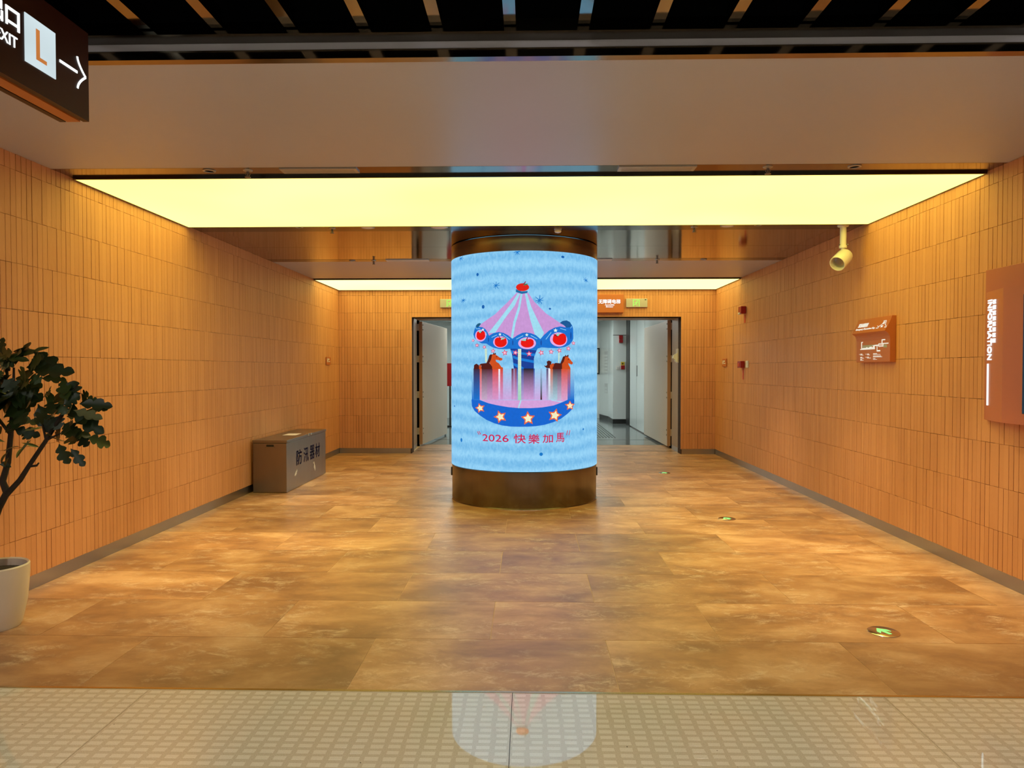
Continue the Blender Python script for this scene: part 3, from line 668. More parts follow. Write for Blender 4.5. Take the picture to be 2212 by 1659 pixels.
 ('e', 'horse_eye', 4, (60,15,20), [477,1511,6,6]),
 ('g', 'blurred_streak', 2, (148,205,238,0,112,208), [-580,-556,1420,1099]),
 ('g', 'blurred_streak', 2, (58,32,52,0,112,206), [-555,-472,1420,1101]),
 ('g', 'blurred_streak', 2, (215,92,52,224,162,206), [-472,-447,1420,1102]),
 ('g', 'blurred_streak', 2, (75,20,30,196,170,200), [-447,-382,1420,1103]),
 ('g', 'blurred_streak', 2, (78,22,34,206,158,208), [-382,-321,1420,1104]),
 ('g', 'blurred_streak', 2, (215,66,32,214,152,206), [-321,-256,1420,1105]),
 ('g', 'blurred_streak', 2, (246,240,246,206,170,230), [-256,-238,1419,1106]),
 ('g', 'blurred_streak', 2, (214,66,34,202,152,210), [-238,-208,1419,1106]),
 ('g', 'blurred_streak', 2, (150,200,236,206,166,222), [-208,-121,1419,1107]),
 ('g', 'blurred_streak', 2, (96,26,44,204,152,210), [-121,-104,1419,1107]),
 ('g', 'blurred_streak', 2, (140,120,160,206,160,214), [-104,-84,1419,1107]),
 ('g', 'blurred_streak', 2, (130,40,60,204,152,210), [-84,-70,1419,1107]),
 ('g', 'blurred_streak', 2, (0,92,172,190,162,216), [-70,-50,1419,1107]),
 ('g', 'blurred_streak', 2, (0,72,152,190,162,216), [-28,0,1419,1107]),
 ('g', 'blurred_streak', 2, (16,20,36,206,156,216), [0,99,1419,1107]),
 ('g', 'blurred_streak', 2, (0,82,172,196,166,220), [99,110,1419,1107]),
 ('g', 'blurred_streak', 2, (150,206,240,206,168,226), [110,168,1419,1107]),
 ('g', 'blurred_streak', 2, (150,190,225,76,16,36), [167,185,1419,1107]),
 ('g', 'blurred_streak', 2, (150,206,240,206,168,226), [185,229,1419,1106]),
 ('g', 'blurred_streak', 2, (82,72,112,192,178,222), [229,250,1419,1106]),
 ('g', 'blurred_streak', 2, (236,236,246,186,202,226), [250,271,1419,1106]),
 ('g', 'blurred_streak', 2, (206,96,46,172,206,226), [271,298,1419,1105]),
 ('g', 'blurred_streak', 2, (76,30,40,170,205,222), [298,348,1419,1105]),
 ('g', 'blurred_streak', 2, (78,30,40,196,180,214), [348,394,1420,1104]),
 ('g', 'blurred_streak', 2, (215,76,36,216,162,206), [393,469,1420,1102]),
 ('g', 'blurred_streak', 2, (200,90,60,0,112,206), [469,505,1420,1101]),
 ('g', 'blurred_streak', 2, (148,205,238,0,112,208), [505,557,1420,1100]),
 ('g', 'centre_pole', 6, (216,236,222,158,212,190), [-56,-24,1613,1103]),
 ('l', 'pole_twist', 7, (206,220,160), [-53,1594,-27,1600,5]),
 ('l', 'pole_twist', 7, (206,220,160), [-53,1575,-27,1582,5]),
 ('l', 'pole_twist', 7, (206,220,160), [-53,1556,-27,1563,5]),
 ('l', 'pole_twist', 7, (206,220,160), [-53,1538,-27,1545,5]),
 ('l', 'pole_twist', 7, (206,220,160), [-53,1519,-27,1526,5]),
 ('l', 'pole_twist', 7, (206,220,160), [-53,1501,-27,1508,5]),
 ('l', 'pole_twist', 7, (206,220,160), [-53,1482,-27,1489,5]),
 ('l', 'pole_twist', 7, (206,220,160), [-53,1464,-27,1471,5]),
 ('l', 'pole_twist', 7, (206,220,160), [-53,1445,-27,1452,5]),
 ('l', 'pole_twist', 7, (206,220,160), [-53,1427,-27,1433,5]),
 ('p', 'platform_floor', 3, (212,162,220), [-472,1103,469,1104,407,1081,305,1049,185,1031,71,1025,-42,1025,-156,1034,-274,1052,-369,1070]),
 ('p', 'platform_rim', 4, (0,100,208), [-585,1101,-576,1032,-540,987,-472,944,-389,901,-299,869,-214,849,-127,840,-42,839,43,840,128,845,215,858,305,882,388,913,469,962,521,1001,555,1057,557,1103,469,1103,407,1081,305,1049,185,1031,71,1025,-42,1025,-156,1034,-274,1052,-369,1070,-472,1100]),
 ('l', 'floor_line', 6, (172,222,238), [-26,1105,-52,1025,13]),
 ('l', 'floor_line', 4, (172,215,238), [280,1103,401,1083,10]),
 ('s', 'rim_star', 5, (240,100,42), [-466,1017,66,53,15,50]),
 ('s', 'rim_star_centre', 6, (242,238,196), [-466,1017,45,36,15,50]),
 ('s', 'rim_star', 5, (240,100,42), [-236,936,72,68,20,50]),
 ('s', 'rim_star_centre', 6, (242,238,196), [-236,936,49,46,20,50]),
 ('s', 'rim_star', 5, (240,100,42), [44,922,73,73,4,50]),
 ('s', 'rim_star_centre', 6, (242,238,196), [44,922,50,50,4,50]),
 ('s', 'rim_star', 5, (240,100,42), [320,949,80,72,-14,50]),
 ('s', 'rim_star_centre', 6, (242,238,196), [320,949,54,49,-14,50]),
 ('s', 'rim_star', 5, (240,100,42), [498,1042,68,52,0,50]),
 ('s', 'rim_star_centre', 6, (242,238,196), [498,1042,46,35,0,50]),
 ('l', 'quote_mark', 2, (204,30,84), [-503,778,-481,746,8]),
 ('l', 'quote_mark', 2, (204,30,84), [-483,783,-460,750,8]),
 ('l', 'quote_mark', 2, (204,30,84), [471,793,457,744,8]),
 ('l', 'quote_mark', 2, (204,30,84), [500,793,486,742,8]),
 ('t', '2026', 2, (204,30,84), [-438,-151,685,754]),
 ('t', '快', 2, (204,30,84), [-98,21,674,765]),
 ('t', '樂', 2, (204,30,84), [48,158,670,764]),
 ('t', '加', 2, (204,30,84), [192,299,677,760]),
 ('t', '馬', 2, (204,30,84), [335,428,678,770]),
]

for kind, name, layer, rgb, d in ART:
    c = lin(rgb[:3])
    if kind == 'p': picture(name, layer, list(zip(d[0::2], d[1::2])), c)
    elif kind == 'e': picture(name, layer, [(d[0] + d[2] * math.cos(a * math.pi / 14), d[1] + d[3] * math.sin(a * math.pi / 14)) for a in range(28)], c)
    elif kind == 's': picture(name, layer, star(d[0], d[1], d[2], d[3], d[4], d[5] / 100), c)
    elif kind == 'l':
        q = Vector((d[2] - d[0], d[3] - d[1])); n = Vector((-q.y, q.x)).normalized() * d[4] / 2
        picture(name, layer, [(d[0] - n.x, d[1] - n.y), (d[2] - n.x, d[3] - n.y), (d[2] + n.x, d[3] + n.y), (d[0] + n.x, d[1] + n.y)], c)
    elif kind == 'b':
        V, F = [], []
        for k in range(8):      # eight thin rays of uneven length
            a = 2 * math.pi * (k + .25 * math.sin(k * 5.1 + d[0])) / 8; r = .82 + .18 * math.sin(k * 7.3 + d[1]); n = len(V)
            for rr, q in ((0, -.085), (r, -.05), (r, .05), (0, .085)): V.append((d[0] + d[2] * (rr * math.cos(a) - q * math.sin(a)), d[1] + d[3] * (rr * math.sin(a) + q * math.cos(a))))
            F.append((n, n + 1, n + 2, n + 3))
        picture(name, layer, color=c, tri=(V, F))
    elif kind == 'g': grad(name, layer, c, lin(rgb[3:]), d[0], d[1], d[2], d[3])
    elif kind == 't':
        v, f = heavy(name, .016, (d[3] - d[2]) / (d[1] - d[0])); picture('greeting_lettering', layer, color=c, tri=([(d[0] + a * (d[1] - d[0]), d[2] + b * (d[3] - d[2])) for a, b in v], f))

# ---- steel chest by the left wall
t = thing('steel_chest', (-2.955, 8.79, 0), 'long brushed steel chest with blue lettering beside the tiled wall', 'chest')
x0, x1, y0, y1 = -3.150, -2.756, 8.010, 9.575
bd = mk('body', bbox(x0 + .004, x1 - .003, y0 + .004, y1 - .004, .003, .566, .004), 'steel', t)
ld = mk('lid', bbox(x0, x1 + .004, y0 - .004, y1 + .004, .570, .602, .005), 'steel', t)
mk('seam', box(x0 + .01, x1 - .01, y0 + .01, y1 - .01, .563, .572), 'black_plastic', t)
hd = mk('handle_recess', bbox(-2.99, -2.905, y0 - .001, y0 + .01, .528, .552, .004), 'black_plastic', t); mk('handle_lip', bbox(-3.005, -2.89, y0 - .008, y0 + .003, .520, .529, .003), 'steel', hd)
for y in (8.80, 8.90): mk('hasp', bbox(x1 - .02, x1 + .012, y - .02, y + .02, .585, .612, .004), 'chrome', ld)
mk('paper_notice', box(-3.02, -2.86, 8.62, 8.86, .602, .6035), 'paper', ld)
FR = frame((x1 - .0025, 8.0, 0), (0, 1, 0), (0, 0, 1))
for ch, a, b in (('防', .36, .555), ('汛', .63, .815), ('器', .88, 1.06), ('材', 1.105, 1.30)):
    text('painted_lettering', ch, a, b, .270, .445, .0015, FR, 'blue_ink', bd, .016)
for a, z, w_, h_ in ((.33, .18, .03, .028), (.30, .165, .012, .018), (.37, .205, .014, .018), (1.06, .175, .02, .05), (1.085, .14, .016, .04), (1.02, .215, .012, .016)):
    mk('paint_scuff', xf(prism([(a - w_, z - h_ * .4), (a - w_ * .1, z - h_), (a + w_, z - h_ * .1), (a + w_ * .3, z + h_)], .0012), FR), 'white_ink', bd)

# ---- hanging exit sign over the concourse
SX = -1.78
t = thing('hanging_exit_sign', (SX - .06, 2.45, 2.412), 'dark brown hanging exit sign with a lit letter L and arrow', 'sign')
sb = mk('housing', join(box(SX - .024, SX, 1.75, 2.856, 2.412, 2.766), box(SX - .096, SX - .024, 1.75, 2.85, 2.420, 2.745), box(SX - .12, SX - .096, 1.75, 2.856, 2.412, 2.766)), 'sign_brown', t)
mk('bottom_plate', box(SX - .088, SX - .034, 1.76, 2.852, 2.411, 2.421), 'sign_orange', t)
for y in (1.95, 2.65): mk('hanger_rod', tube([(SX - .06, y, 2.74), (SX - .06, y, 3.46)], .008, 8), 'black_plastic', t)
FR = frame((SX, 0, 0), (0, 1, 0), (0, 0, 1))
lp = mk('lit_panel', xf(rect(2.49, 2.50, 2.652, 2.671, .003), FR), 'sign_panel', t)
mk('letter', xf(join(rect(2.545, 2.529, 2.5635, 2.639, .0045), rect(2.5635, 2.529, 2.600, 2.5425, .0045)), FR), 'lit_orange', lp)
mk('arrow_shaft', xf(rect(2.677, 2.576, 2.782, 2.586, .003), FR), 'sign_white', t)
ar = []
for sg in (1, -1):
    pts = [(2.783 + .052 * (1 - q) ** 1.0 * 0 + .052 * (q ** 1.7), 2.581 + sg * .062 * (1 - q)) for q in [i / 8 for i in range(9)]]
    for a, b in zip(pts, pts[1:]): ar.append(seg(a[0], a[1], b[0], b[1], .0085, .003))
mk('arrow_head', xf(join(*ar), FR), 'sign_white', t)
mk('lettering', xf(join(rect(2.399, 2.588, 2.4075, 2.652, .003), rect(2.455, 2.584, 2.465, 2.652, .003), rect(2.399, 2.642, 2.465, 2.652, .003), rect(2.399, 2.597, 2.465, 2.606, .003)), FR), 'sign_white', t)
text('lettering', '出', 2.318, 2.385, 2.587, 2.662, .003, FR, 'sign_white', t, .01)
text('lettering', 'EXIT', 2.352, 2.453, 2.523, 2.561, .003, FR, 'sign_white', t, .0)

# ---- signs on the end wall
def running_man(x, z, s, fr, par):
    R = lambda a, b, c, d: rect(x + a * s, z + b * s, x + c * s, z + d * s, .002)
    G = lambda a, b, c, d, w: seg(x + a * s, z + b * s, x + c * s, z + d * s, w * s, .002)
    mk('door_outline', xf(join(R(-.5, -.5, -.36, .5), R(.36, -.5, .5, .5), R(-.36, .38, .36, .5)), fr), 'exit_green', par)
    head = prism([(x + (.16 + .1 * math.cos(a * .785)) * s, z + (.24 + .1 * math.sin(a * .785)) * s) for a in range(8)], .002)
    mk('running_figure', xf(join(head, G(.1, .14, -.02, -.1, .17), G(.08, .1, -.2, .08, .08), G(-.2, .08, -.26, -.06, .08), G(.1, .1, .28, -.02, .08), G(-.02, -.08, .14, -.26, .11), G(.14, -.26, .08, -.48, .09), G(-.04, -.1, -.18, -.28, .11), G(-.18, -.28, -.36, -.3, .09)), fr), 'exit_green', par)
def exit_box(x0, x1, label):
    t = thing('exit_light', ((x0 + x1) / 2, YB - .02, 2.437), label, 'exit sign', 'exit lights over the doorway')
    mk('case', bbox(x0, x1, YB - .045, YB - .0012, 2.437, 2.580, .005), 'vent_metal', t)
    fr = frame(((x0 + x1) / 2, YB - .045, 2.508), (1, 0, 0), (0, 0, 1)); running_man(-.01, 0, .112, fr, t)
    mk('sensor', xf(rect(.13, .045, .155, .06, .002), fr), 'black_plastic', t)
exit_box(-1.474, -1.122, 'brass exit light half hidden behind the screen column'); exit_box(1.609, 1.961, 'brass exit light beside the orange lift sign')
t = thing('lift_sign', (1.327, YB - .05, 2.346), 'orange sign with white lettering for the accessible lift above the doorway', 'sign')
mk('case', bbox(1.090, 1.564, YB - .095, YB - .0012, 2.346, 2.645, .006), 'sign_orange', t)
FR = frame((0, YB - .095, 0), (1, 0, 0), (0, 0, 1))
text('lettering', '无障碍电梯', 1.150, 1.506, 2.492, 2.562, .006, FR, 'sign_white', t, .02)
text('lettering', 'Accessible', 1.255, 1.408, 2.461, 2.484, .006, FR, 'sign_white', t, .03); text('lettering', 'Elevator', 1.272, 1.392, 2.431, 2.453, .006, FR, 'sign_white', t, .03)

# ---- things on the right wall
FRR = lambda x: frame((x, 0, 0), (0, -1, 0), (0, 0, 1))       # runs towards the concourse
t = thing('evacuation_map', (XR - .03, 6.36, 1.475), 'orange evacuation map board with a curved top on the tiled wall', 'sign')
ya, yb = 6.055, 6.665
pr = [(XR - .001, 1.865), (XR - .034, 1.865), (XR - .044, 1.835), (XR - .062, 1.795), (XR - .088, 1.752), (XR - .094, 1.738), (XR - .088, 1.732), (XR - .066, 1.716), (XR - .054, 1.695), (XR - .050, 1.665), (XR - .050, 1.478), (XR - .046, 1.474), (XR - .001, 1.474)]
mk('board', extrude_y(pr, ya, yb), 'sign_orange', t)
fr = FRR(XR - .050); K = lambda u, v: (-(yb - .02) + u * .57, 1.49 + v * .165 / .165)
def bars(nm, lst, mt, par, fr, h=.0015):
    for a, b, c, d in lst: mk(nm, xf(rect(-yb + a, b, -yb + c, d, h), fr), mt, par)
bars('map_block', [(.12, 1.600, .34, 1.628), (.50, 1.598, .56, 1.622)], 'grey_ink', t, fr, .001)
bars('map_route', [(.075, 1.588, .115, 1.595), (.115, 1.588, .35, 1.604), (.095, 1.595, .108, 1.657), (.095, 1.652, .125, 1.660), (.19, 1.604, .215, 1.610), (.25, 1.604, .30, 1.612), (.31, 1.604, .345, 1.622), (.345, 1.615, .43, 1.626), (.415, 1.606, .50, 1.636), (.47, 1.628, .585, 1.636), (.47, 1.636, .483, 1.668), (.47, 1.660, .53, 1.669), (.385, 1.568, .394, 1.620), (.385, 1.566, .445, 1.578)], 'lit_ink', t, fr)
bars('map_room', [(.43, 1.611, .44, 1.631), (.452, 1.611, .462, 1.631), (.474, 1.611, .484, 1.631), (.30, 1.608, .322, 1.616)], 'orange_ink', t, fr, .002)
bars('legend_line', [(.06, 1.543, .065, 1.551), (.08, 1.545, .115, 1.552), (.08, 1.538, .135, 1.542), (.08, 1.516, .115, 1.523), (.08, 1.510, .145, 1.514), (.08, 1.497, .11, 1.503), (.08, 1.491, .14, 1.495),
     (.185, 1.544, .192, 1.550), (.21, 1.544, .24, 1.551), (.21, 1.538, .26, 1.542), (.185, 1.516, .192, 1.523), (.21, 1.516, .24, 1.523), (.21, 1.510, .275, 1.514),
     (.32, 1.545, .39, 1.551), (.32, 1.538, .45, 1.541), (.32, 1.524, .46, 1.529), (.32, 1.517, .48, 1.521), (.32, 1.503, .36, 1.508), (.32, 1.496, .39, 1.499)], 'lit_ink', t, fr)
n = Vector((-.052, 0, -.103)).normalized()     # down the sloping head
fr = frame((XR - .0435, 0, 1.836), (0, -1, 0), -n)
text('heading_lettering', '紧急疏散图', -yb + .06, -yb + .235, -.050, -.012, .0025, fr, 'lit_ink', t, .03)
text('heading_lettering', 'Emergency Evacuation Map', -yb + .045, -yb + .40, -.085, -.062, .0025, fr, 'lit_ink', t, .015)
mk('emblem', xf(join(seg(-yb + .43, -.055, -yb + .46, -.068, .005, .002), rect(-yb + .425, -.080, -yb + .465, -.073, .002), seg(-yb + .455, -.066, -yb + .50, -.045, .005, .002), seg(-yb + .50, -.045, -yb + .515, -.015, .005, .002), rect(-yb + .50, -.015, -yb + .545, -.009, .002), rect(-yb + .508, -.042, -yb + .535, -.022, .002), rect(-yb + .50, -.074, -yb + .53, -.056, .002), seg(-yb + .545, -.012, -yb + .56, -.05, .005, .002), seg(-yb + .56, -.05, -yb + .595, -.068, .005, .002), rect(-yb + .57, -.08, -yb + .60, -.072, .002)), fr), 'lit_ink', t)

t = thing('information_panel', (XR - .04, 4.1, 1.07), 'orange wall panel lettered INFORMATION with a dark screen', 'information panel')
mk('back_plate', bbox(XR - .020, XR - .001, 3.30, 4.858, 1.073, 2.075, .003), 'sign_orange', t)
hx = XR - .098
pts = [(XR - .018, 4.856), (hx, 4.560), (hx, 3.40), (XR - .018, 3.36)]
V, F = prism(pts, .852); mk('case', ([(a, b, c + 1.073) for a, b, c in V], F), 'sign_orange', t)
mk('screen', bbox(hx - .004, hx + .004, 3.50, 4.372, 1.14, 1.865, .003), 'dark_glass', t)
d = Vector((hx - (XR - .018), 4.560 - 4.856, 0)); Lb = d.length
fr = frame((XR - .018, 4.856, 1.073), d, (0, 0, 1))
R90 = Matrix.Rotation(-math.pi / 2, 4, 'Z')
text('lettering', 'INFORMATION', 0, .395, 0, .068, .006, fr @ Matrix.Translation((.052, .795, 0)) @ R90, 'sign_white', t, .022)
gl = []
for k in range(8):
    a = .793 - .036 * k
    gl += [rect(.144, a - .030, .186, a - .022, .006), rect(.144, a - .010, .186, a - .002, .006), rect(.144, a - .026, .150, a - .004, .006), rect(.172, a - .028, .182, a - .006, .006)] + ([rect(.154, a - .018, .186, a - .012, .006)] if k % 2 else [rect(.156, a - .026, .164, a - .004, .006)])
mk('small_lettering', xf(join(*gl), fr), 'sign_white', t)
mk('light_line', xf(rect(.052, .098, .070, .375, .006), fr), 'sign_white', t)

def wall_plate(sgn, x, y0, y1, z0, z1, label):
    t = thing('room_plate', (x, (y0 + y1) / 2, z0), label, 'sign', 'small orange room plates')
    mk('plate', bbox(x, x - sgn * .015, y0, y1, z0, z1, .003), 'sign_orange', t)
    fr = FRR(x - sgn * .015) if sgn > 0 else frame((x - sgn * .015, 0, 0), (0, 1, 0), (0, 0, 1))
    o = (lambda u: -y1 + u) if sgn > 0 else (lambda u: y0 + u)
    zz = z0 + .03
    mk('pictogram', xf(join(rect(o(.03), zz + .01, o(.055), zz + .07, .0015), seg(o(.05), zz + .05, o(.075), zz + .03, .012, .0015)), fr), 'white_ink', t)
    mk('lettering_line', xf(join(rect(o(.09), zz + .045, o(.15), zz + .068, .0015), rect(o(.09), zz + .015, o(.19), zz + .027, .0015)), fr), 'white_ink', t)
wall_plate(1, XR - .001, 11.14, 11.37, 1.453, 1.579, 'small orange room plate beside the hidden door seam'); wall_plate(-1, XL + .001, 11.05, 11.29, 1.484, 1.605, 'small orange room plate on the wall with the steel chest')

t = thing('fire_alarm', (XR - .03, 10.25, 2.13), 'dark red fire alarm sounder high on the tiled wall', 'alarm')
mk('case', bbox(XR - .075, XR - .001, 10.185, 10.315, 2.205, 2.31, .008), 'alarm_red', t); mk('strobe', bbox(XR - .085, XR - .055, 10.215, 10.30, 2.195, 2.225, .006), 'white_plastic', t); mk('label_strip', box(XR - .003, XR - .001, 10.21, 10.275, 2.075, 2.185), 'label_red', t)
t = thing('manual_call_point', (XR - .03, 10.32, 1.28), 'dark red manual call point beside the white switch', 'alarm')
mk('case', bbox(XR - .060, XR - .001, 10.24, 10.40, 1.432, 1.530, .006), 'alarm_red', t); mk('button', bbox(XR - .066, XR - .055, 10.285, 10.36, 1.45, 1.50, .004), 'label_red', t); mk('label_strip', box(XR - .003, XR - .001, 10.275, 10.335, 1.265, 1.425), 'label_red', t)
t = thing('white_switch', (XR - .01, 10.10, 1.434), 'white double switch plate beside the red call point', 'switch')
mk('plate', bbox(XR - .014, XR - .001, 10.045, 10.155, 1.434, 1.532, .004), 'white_plastic', t)
for z in (1.458, 1.508): mk('rocker', bbox(XR - .019, XR - .012, 10.065, 10.135, z - .018, z + .018, .003), 'white_plastic', t)

t = thing('door_bracket', (OR - .02, 12.13, 1.51), 'beige wedge shaped holder fixed to the doorway lining', 'bracket')
mk('back_plate', bbox(OR - .012, OR - .0005, 12.05, 12.24, 1.52, 1.76, .003), 'door_paint', t)
pr = [(OR - .010, 1.69), (OR - .075, 1.645), (OR - .085, 1.60), (OR - .05, 1.575), (OR - .04, 1.54), (OR - .010, 1.535)]
mk('holder', extrude_y(pr, 12.09, 12.19), 'white_plastic', t)

# ---- speaker on a drop pole
px_, py_ = 2.905, 6.66
t = thing('pole_speaker', (px_, py_, ZC - .3), 'white cylindrical loudspeaker hanging on a short ceiling pole', 'loudspeaker')
mk('ceiling_flange', lathe([(.045, ZC - .018), (.05, ZC - .012), (.05, ZC - .002)], 20, (px_, py_, 0)), 'white_plastic', t, smooth=True)
mk('pole', lathe([(.028, 2.545), (.028, ZC - .015)], 16, (px_, py_, 0)), 'white_plastic', t, smooth=True)
mk('pole_collar', lathe([(.033, 2.530), (.034, 2.534), (.034, 2.552), (.033, 2.556)], 16, (px_, py_, 0)), 'white_plastic', t, smooth=True)
for dx in (-.034, .034): mk('collar_screw', xf(lathe([(.008, 0), (.008, .012)], 8), Matrix.Translation((px_ + dx, py_, 2.562)) @ Matrix.Rotation(math.pi / 2, 4, 'Y')), 'steel', t)
mk('neck', lathe([(.018, 2.49), (.018, 2.535)], 12, (px_, py_, 0)), 'white_plastic', t)
ax = Vector((-.70, -.54, -.57)).normalized(); m = Matrix.Translation(Vector((px_ + .005, py_, 2.445)) - ax * .045) @ ax.to_track_quat('Z', 'Y').to_matrix().to_4x4()
mk('body', xf(lathe([(.0, -.02), (.045, -.014), (.064, .0), (.071, .03), (.072, .170), (.069, .174), (.064, .172), (.060, .13)], 40, cap=False), m), 'white_plastic', t, smooth=True)
mk('grille', xf(lathe([(.0, .138), (.03, .137), (.047, .135), (.061, .132)], 32, cap=False), m), 'grey_ink', t, smooth=True)
mk('grille_mesh', xf(lathe([(.0, .142), (.03, .141), (.046, .138)], 24, cap=False), m), 'steel', t)

# ---- fittings in the ceiling strips
def downlight(x, y, r, label, cover):
    if not cover:
        d = bpy.data.lights.new('downlight_beam', 'SPOT'); d.energy = SPOT_POWER; d.color = (1.0, .80, .50); d.spot_size = math.radians(66); d.spot_blend = .9; d.shadow_soft_size = .03
        o = bpy.data.objects.new('downlight_beam', d); C.objects.link(o); o.location = (x, y, ZC - .02)
    t = thing('downlight', (x, y, ZC - .012), label, 'downlight', 'round ceiling fittings')
    mk('trim_ring', lathe([(r, -.001), (r, -.006), (r - .010, -.009), (r - .012, -.001)], 32, (x, y, ZC), False), 'vent_metal', t, smooth=True)
    mk('lens', lathe([(.0, -.0025), (r - .012, -.0025), (r - .011, -.001)], 32, (x, y, ZC), False) if not cover else lathe([(.0, -.010), (r * .6, -.009), (r - .012, -.006), (r - .011, -.001)], 32, (x, y, ZC), False), 'white_plastic' if cover else 'void_black', t, smooth=True)
def sprinkler(x, y, label):
    t = thing('sprinkler', (x, y, ZC - .05), label, 'sprinkler', 'ceiling sprinklers')
    mk('rosette', lathe([(.032, -.001), (.030, -.006), (.014, -.010)], 20, (x, y, ZC)), 'vent_metal', t, smooth=True); mk('stem', lathe([(.007, -.045), (.007, -.008)], 8, (x, y, ZC)), 'steel', t)
    mk('deflector', lathe([(.018, -.050), (.020, -.047), (.018, -.045)], 14, (x, y, ZC)), 'steel', t)
    mk('yoke', join(tube([(x - .006, y, ZC - .012), (x - .015, y, ZC - .028), (x - .005, y, ZC - .046)], .0022, 6), tube([(x + .006, y, ZC - .012), (x + .015, y, ZC - .028), (x + .005, y, ZC - .046)], .0022, 6)), 'steel', t)
downlight(-2.144, 4.745, .042, 'black recessed downlight in the bronze strip on the steel chest side', False); downlight(2.140, 4.745, .042, 'black recessed downlight in the bronze strip on the information panel side', False)
downlight(-2.148, 6.63, .036, 'small recessed downlight in the dark strip over the steel chest side', False); downlight(2.115, 6.63, .036, 'small recessed downlight in the dark strip next to the drop pole speaker', False)
downlight(-1.51, 6.66, .065, 'white round ceiling cover between a sprinkler and the wide white cover', True); downlight(-.836, 6.66, .082, 'wide white round ceiling cover nearest the screen column', True); downlight(1.842, 6.66, .065, 'white round ceiling cover near the drop pole speaker', True)
downlight(-2.162, 8.69, .04, 'small downlight in the strip behind the mirror ceiling over the chest', False); downlight(2.12, 8.69, .04, 'small downlight in the strip behind the mirror ceiling near the alarm wall', False)
sprinkler(-1.883, 4.745, 'ceiling sprinkler beside an air grille on the steel chest side'); sprinkler(1.575, 4.745, 'ceiling sprinkler beside an air grille on the information panel side'); sprinkler(-1.858, 6.70, 'ceiling sprinkler in the dark strip on the steel chest side'); sprinkler(1.551, 6.72, 'ceiling sprinkler in the dark strip near the drop pole speaker')
sprinkler(-1.899, 8.69, 'ceiling sprinkler beside the slot diffuser on the steel chest side'); sprinkler(1.559, 8.69, 'ceiling sprinkler beside the slot diffuser near the alarm wall')
t = thing('smoke_detector', (.275, 6.74, ZC - .05), 'small white smoke detector just in front of the screen column', 'smoke detector')
mk('base', lathe([(.036, -.001), (.036, -.014), (.030, -.018)], 24, (.275, 6.74, ZC)), 'vent_metal', t, smooth=True); mk('sensor_head', lathe([(.030, -.018), (.034, -.03), (.028, -.042), (.012, -.047)], 24, (.275, 6.74, ZC)), 'white_plastic', t, smooth=True)
def grille(x0, x1, y0, y1, label, slats=5, fm='vent_metal'):
    t = thing('air_grille', ((x0 + x1) / 2, (y0 + y1) / 2, ZC - .012), label, 'air grille', 'ceiling air grilles')
    e = .022; z0, z1 = ZC - .010, ZC - .001
    for b in (box(x0, x1, y0, y0 + e, z0, z1), box(x0, x1, y1 - e * .5, y1, z0, z1), box(x0, x0 + e, y0 + e, y1 - e * .5, z0, z1), box(x1 - e, x1, y0 + e, y1 - e * .5, z0, z1)): mk('frame_bar', b, fm, t)
    for k in range(slats):
        y = y0 + e + (k + .5) * (y1 - y0 - 1.5 * e) / slats; h = (y1 - y0 - 1.5 * e) / slats * .38
        mk('slat', box(x0 + e, x1 - e, y - h, y + h, z0 + .002, z1), fm, t)
grille(-1.655, -1.142, 4.695, 4.800, 'slatted air grille in the bronze strip on the steel chest side'); grille(.592, 1.100, 4.695, 4.800, 'slatted air grille in the bronze strip on the information panel side')
grille(-1.739, -1.218, 8.615, 8.725, 'pale slot diffuser behind the mirror ceiling on the steel chest side', 2, 'white_plastic'); grille(.49, 1.009, 8.615, 8.725, 'pale slot diffuser behind the mirror ceiling, half hidden by the screen column', 2, 'white_plastic')

# ---- evacuation arrows in the floor
for x, y, rot, lb in ((1.905, 3.83, 22, 'steel floor disc with a green arrow nearest the terrazzo floor'), (1.870, 6.716, 22, 'steel floor disc with a green arrow between the other two discs'), (1.847, 9.677, 22, 'steel floor disc with a green arrow closest to the doorway')):
    t = thing('floor_arrow_disc', (x, y, 0), lb, 'floor sign', 'evacuation arrow discs')
    mk('disc', lathe([(.080, .0002), (.080, .003), (.076, .005), (.0, .005)], 40, (x, y, 0), False), 'chrome', t, smooth=True)
    m = Matrix.Translation((x, y, .005)) @ Matrix.Rotation(math.radians(rot), 4, 'Z')
    mk('arrow', xf(prism([(-.010, -.045), (.010, -.045), (.010, .006), (.036, -.016), (.036, .010), (0, .046), (-.036, .010), (-.036, -.016), (-.010, .006)], .0012), m), 'disc_glow', t)

# ---- corridor fittings
def plaque(name, b, mt, label, cat, extra=None):
    t = mk(name, b, mt); tag(t, label, cat)
    return t
Y1 = 18.494
t = thing('corridor_alarm', (2.388, Y1, 2.10), 'red alarm box high on the white corridor bay', 'alarm'); mk('case', bbox(2.340, 2.436, Y1 - .05, Y1 + .006, 2.19, 2.29, .006), 'alarm_red', t); mk('lower_case', bbox(2.340, 2.436, Y1 - .06, Y1 + .006, 2.10, 2.185, .006), 'alarm_red', t)
t = thing('corridor_call_point', (2.438, Y1, 1.41), 'yellow sign over a red call point on the white corridor bay', 'alarm'); mk('sign_plate', bbox(2.392, 2.486, Y1 - .008, Y1 + .006, 1.518, 1.605, .003), 'yellow', t); mk('pictogram', xf(join(rect(-.012, .02, .012, .065, .002), rect(-.03, .035, .03, .045, .002)), frame((2.439, Y1 - .008, 1.518), (1, 0, 0), (0, 0, 1))), 'black_plastic', t); mk('case', bbox(2.392, 2.487, Y1 - .04, Y1 + .006, 1.41, 1.512, .005), 'alarm_red', t)
